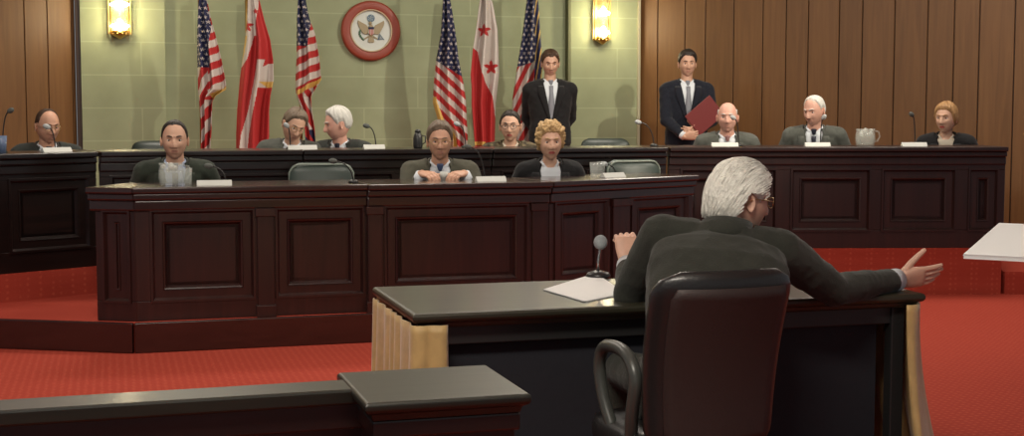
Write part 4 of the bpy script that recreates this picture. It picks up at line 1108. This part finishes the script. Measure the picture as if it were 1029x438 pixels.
def us3(px, py, u):
    if abs(py - (93 - (px - 300) * .55)) < 2.4 and px > 299: return 3
    if py < 46 and px < interp([(0, 308), (25, 312), (46, 311)], py): return 1 if star_at(px, py, 299, 3, 5.2, 4.6, 1.7) else 0
    if py < 93 - (px - 300) * .55: return 2 if ((py + (px - 300) * .5 - 1) / 7.2) % 2 < 1 else 1
    return 2 if ((py * .5 - (px - 300) * 1.2) / 5.2) % 2 < 1.15 else (1 if py < 130 else 0)
flag('striped flag with starred blue field, just left of the round seal', 303, 12.65, [(-12, 301, 305), (5, 299, 308), (20, 298, 311), (33, 298, 316), (60, 298, 321), (80, 297, 323), (88, 297, 318), (97, 298, 313), (110, 303, 314), (130, 306, 317), (168, 308, 319)], us3, 2.2, 1.4)
def us4(px, py, u):
    bd = 62 + (px - 440) * .62
    if py < bd: return 1 if star_at(px, py, 446, 3, 5.0, 4.6, 1.7) else 0
    if px < interp([(95, 436), (103, 437.5), (120, 444), (136, 456), (150, 458)], py) + 2.2 and py > 97: return 3
    return 2 if ((py - (px - 440) * .95 - 1) / 6.6) % 2 < 1 else 1
flag('striped flag with starred blue field, just right of the round seal', 448, 12.95, [(-12, 446, 449), (3, 445, 453), (35, 443, 458), (60, 438.5, 461), (85, 436, 466), (103, 435, 468.5), (120, 440, 469), (136, 452, 470), (168, 455, 469)], us4, 2.5, 2.2)
def us6(px, py, u):
    if px > interp([(0, 536.5), (50, 538), (70, 537)], py): return 0 if ((px * .7 + py * .12) % 3) < 2.2 else 3
    if py < 66 - (px - 525) * .3: return 1 if star_at(px, py, 529, 3, 5.0, 4.6, 1.7) else 0
    return 2 if ((py * .55 + (px - 520) * 1.1) / 5.6) % 2 < 1 else 1
flag('striped flag with starred blue field, behind the standing man in black', 536, 13.3, [(-12, 532, 538), (3, 529, 541), (35, 525, 543), (66, 520, 545), (100, 515, 542), (130, 514, 540), (168, 516, 538)], us6, 2.4, 3.)
def dcl(px, py, u):
    if bigstar(px, py, 249.5, 26.5, 6.5): return 2
    if bigstar(px, py, 258, 12, 3): return 2
    if py < 36 and px < 258: return 1 if px > 243 else 3
    red_l = interp([(0, 261), (20, 259), (45, 254), (60, 250), (75, 236), (160, 230)], py)
    if 64 < py < 88 and px > interp([(60, 275), (70, 262), (88, 259)], py): return 3 if py > 82 and px > 268 - (88 - py) else 1
    wa = interp([(60, 263), (90, 257), (110, 253), (135, 247), (168, 243)], py)
    if py > 60 and wa - 3 < px < wa + 4: return 1
    if px > red_l: return 2
    return 1 if px > red_l - 6 else 3
flag('red and white flag with red stars, between the two left striped flags', 250, 12.5, [(-12, 250, 258), (3, 248, 262), (20, 247, 266), (40, 246, 272), (60, 243.5, 275), (80, 241, 276), (96, 239.5, 273), (110, 238, 272), (135, 236.5, 272), (168, 236, 271)], dcl, 2.5, .9)
def dcr(px, py, u):
    if bigstar(px, py, 486.5, 31, 6.8) or bigstar(px, py, 493.5, 68, 7.5): return 2
    if py > 142: return 3 if py < 146 and px < 488 else 2
    lr = interp([(48, 475), (52, 480), (70, 484), (84, 488), (96, 495), (142, 500)], py)
    if py > 48 and px < lr: return 2
    return 1
flag('red and white flag with two red stars, right of the man in blue tie', 487, 13.1, [(-12, 484, 489), (3, 482, 495), (30, 478.5, 500), (52, 475, 501), (75, 473, 501.5), (88, 474, 500), (105, 474, 498), (140, 477, 497), (168, 479, 496)], dcr, 2.3, 4.)

# ================================================================ LIGHT
w = bpy.data.worlds.new('world'); bpy.context.scene.world = w; w.use_nodes = True
w.node_tree.nodes['Background'].inputs[0].default_value = (.9, .95, 1., 1); w.node_tree.nodes['Background'].inputs[1].default_value = .25
def area(loc, tgt, sx, sy, e, col=(1, .92, .80)):
    l = bpy.data.lights.new('ceiling_or_fill_lamp', 'AREA'); l.shape = 'RECTANGLE'; l.size = sx; l.size_y = sy; l.energy = e; l.color = col
    o = bpy.data.objects.new('ceiling_or_fill_lamp', l); C.objects.link(o); o.location = loc; d = V(tgt) - V(loc); o.rotation_euler = d.to_track_quat('-Z', 'Y').to_euler(); return o
for x, y in ((-2.6, 7.0), (.2, 7.9), (2.9, 8.6)): area((x, y, 3.75), (x, y + .2, 0), 1.2, .6, 52 if x < 1 else 34)
for x, y in ((-2.4, 10.2), (.6, 11.0), (3.4, 10.6)): area((x, y, 3.75), (x, y - .2, 0), 1.2, .6, 60)
area((-.6, 1.6, 3.75), (0, 7.5, .8), 1.6, .8, 210)  # fill light added above the camera to brighten faces and desk fronts
def spot(loc, tgt, e, ang, size=.08, col=(1, .9, .72)):
    l = bpy.data.lights.new('track_spot', 'SPOT'); l.energy = e; l.spot_size = R(ang); l.spot_blend = .6; l.shadow_soft_size = size; l.color = col
    o = bpy.data.objects.new('track_spot', l); C.objects.link(o); o.location = loc; o.rotation_euler = (V(tgt) - V(loc)).to_track_quat('-Z', 'Y').to_euler()
spot((4.2, 7.6, 3.6), (-1.2, 13.4, 1.9), 700, 62)

sc_ = bpy.context.scene
cam = bpy.data.cameras.new('camera'); co = bpy.data.objects.new('camera', cam); C.objects.link(co); sc_.camera = co
cam.sensor_width = 36; cam.lens = FPX * 36 / 1029; cam.clip_end = 100
co.location = (0, 0, EYE); co.rotation_euler = (PI / 2 - TH, 0, 0)
sc_.view_settings.view_transform = 'Standard'; sc_.view_settings.look = 'None'; sc_.view_settings.gamma = 1; sc_.view_settings.use_curve_mapping = False
sc_.view_settings.exposure = -.08
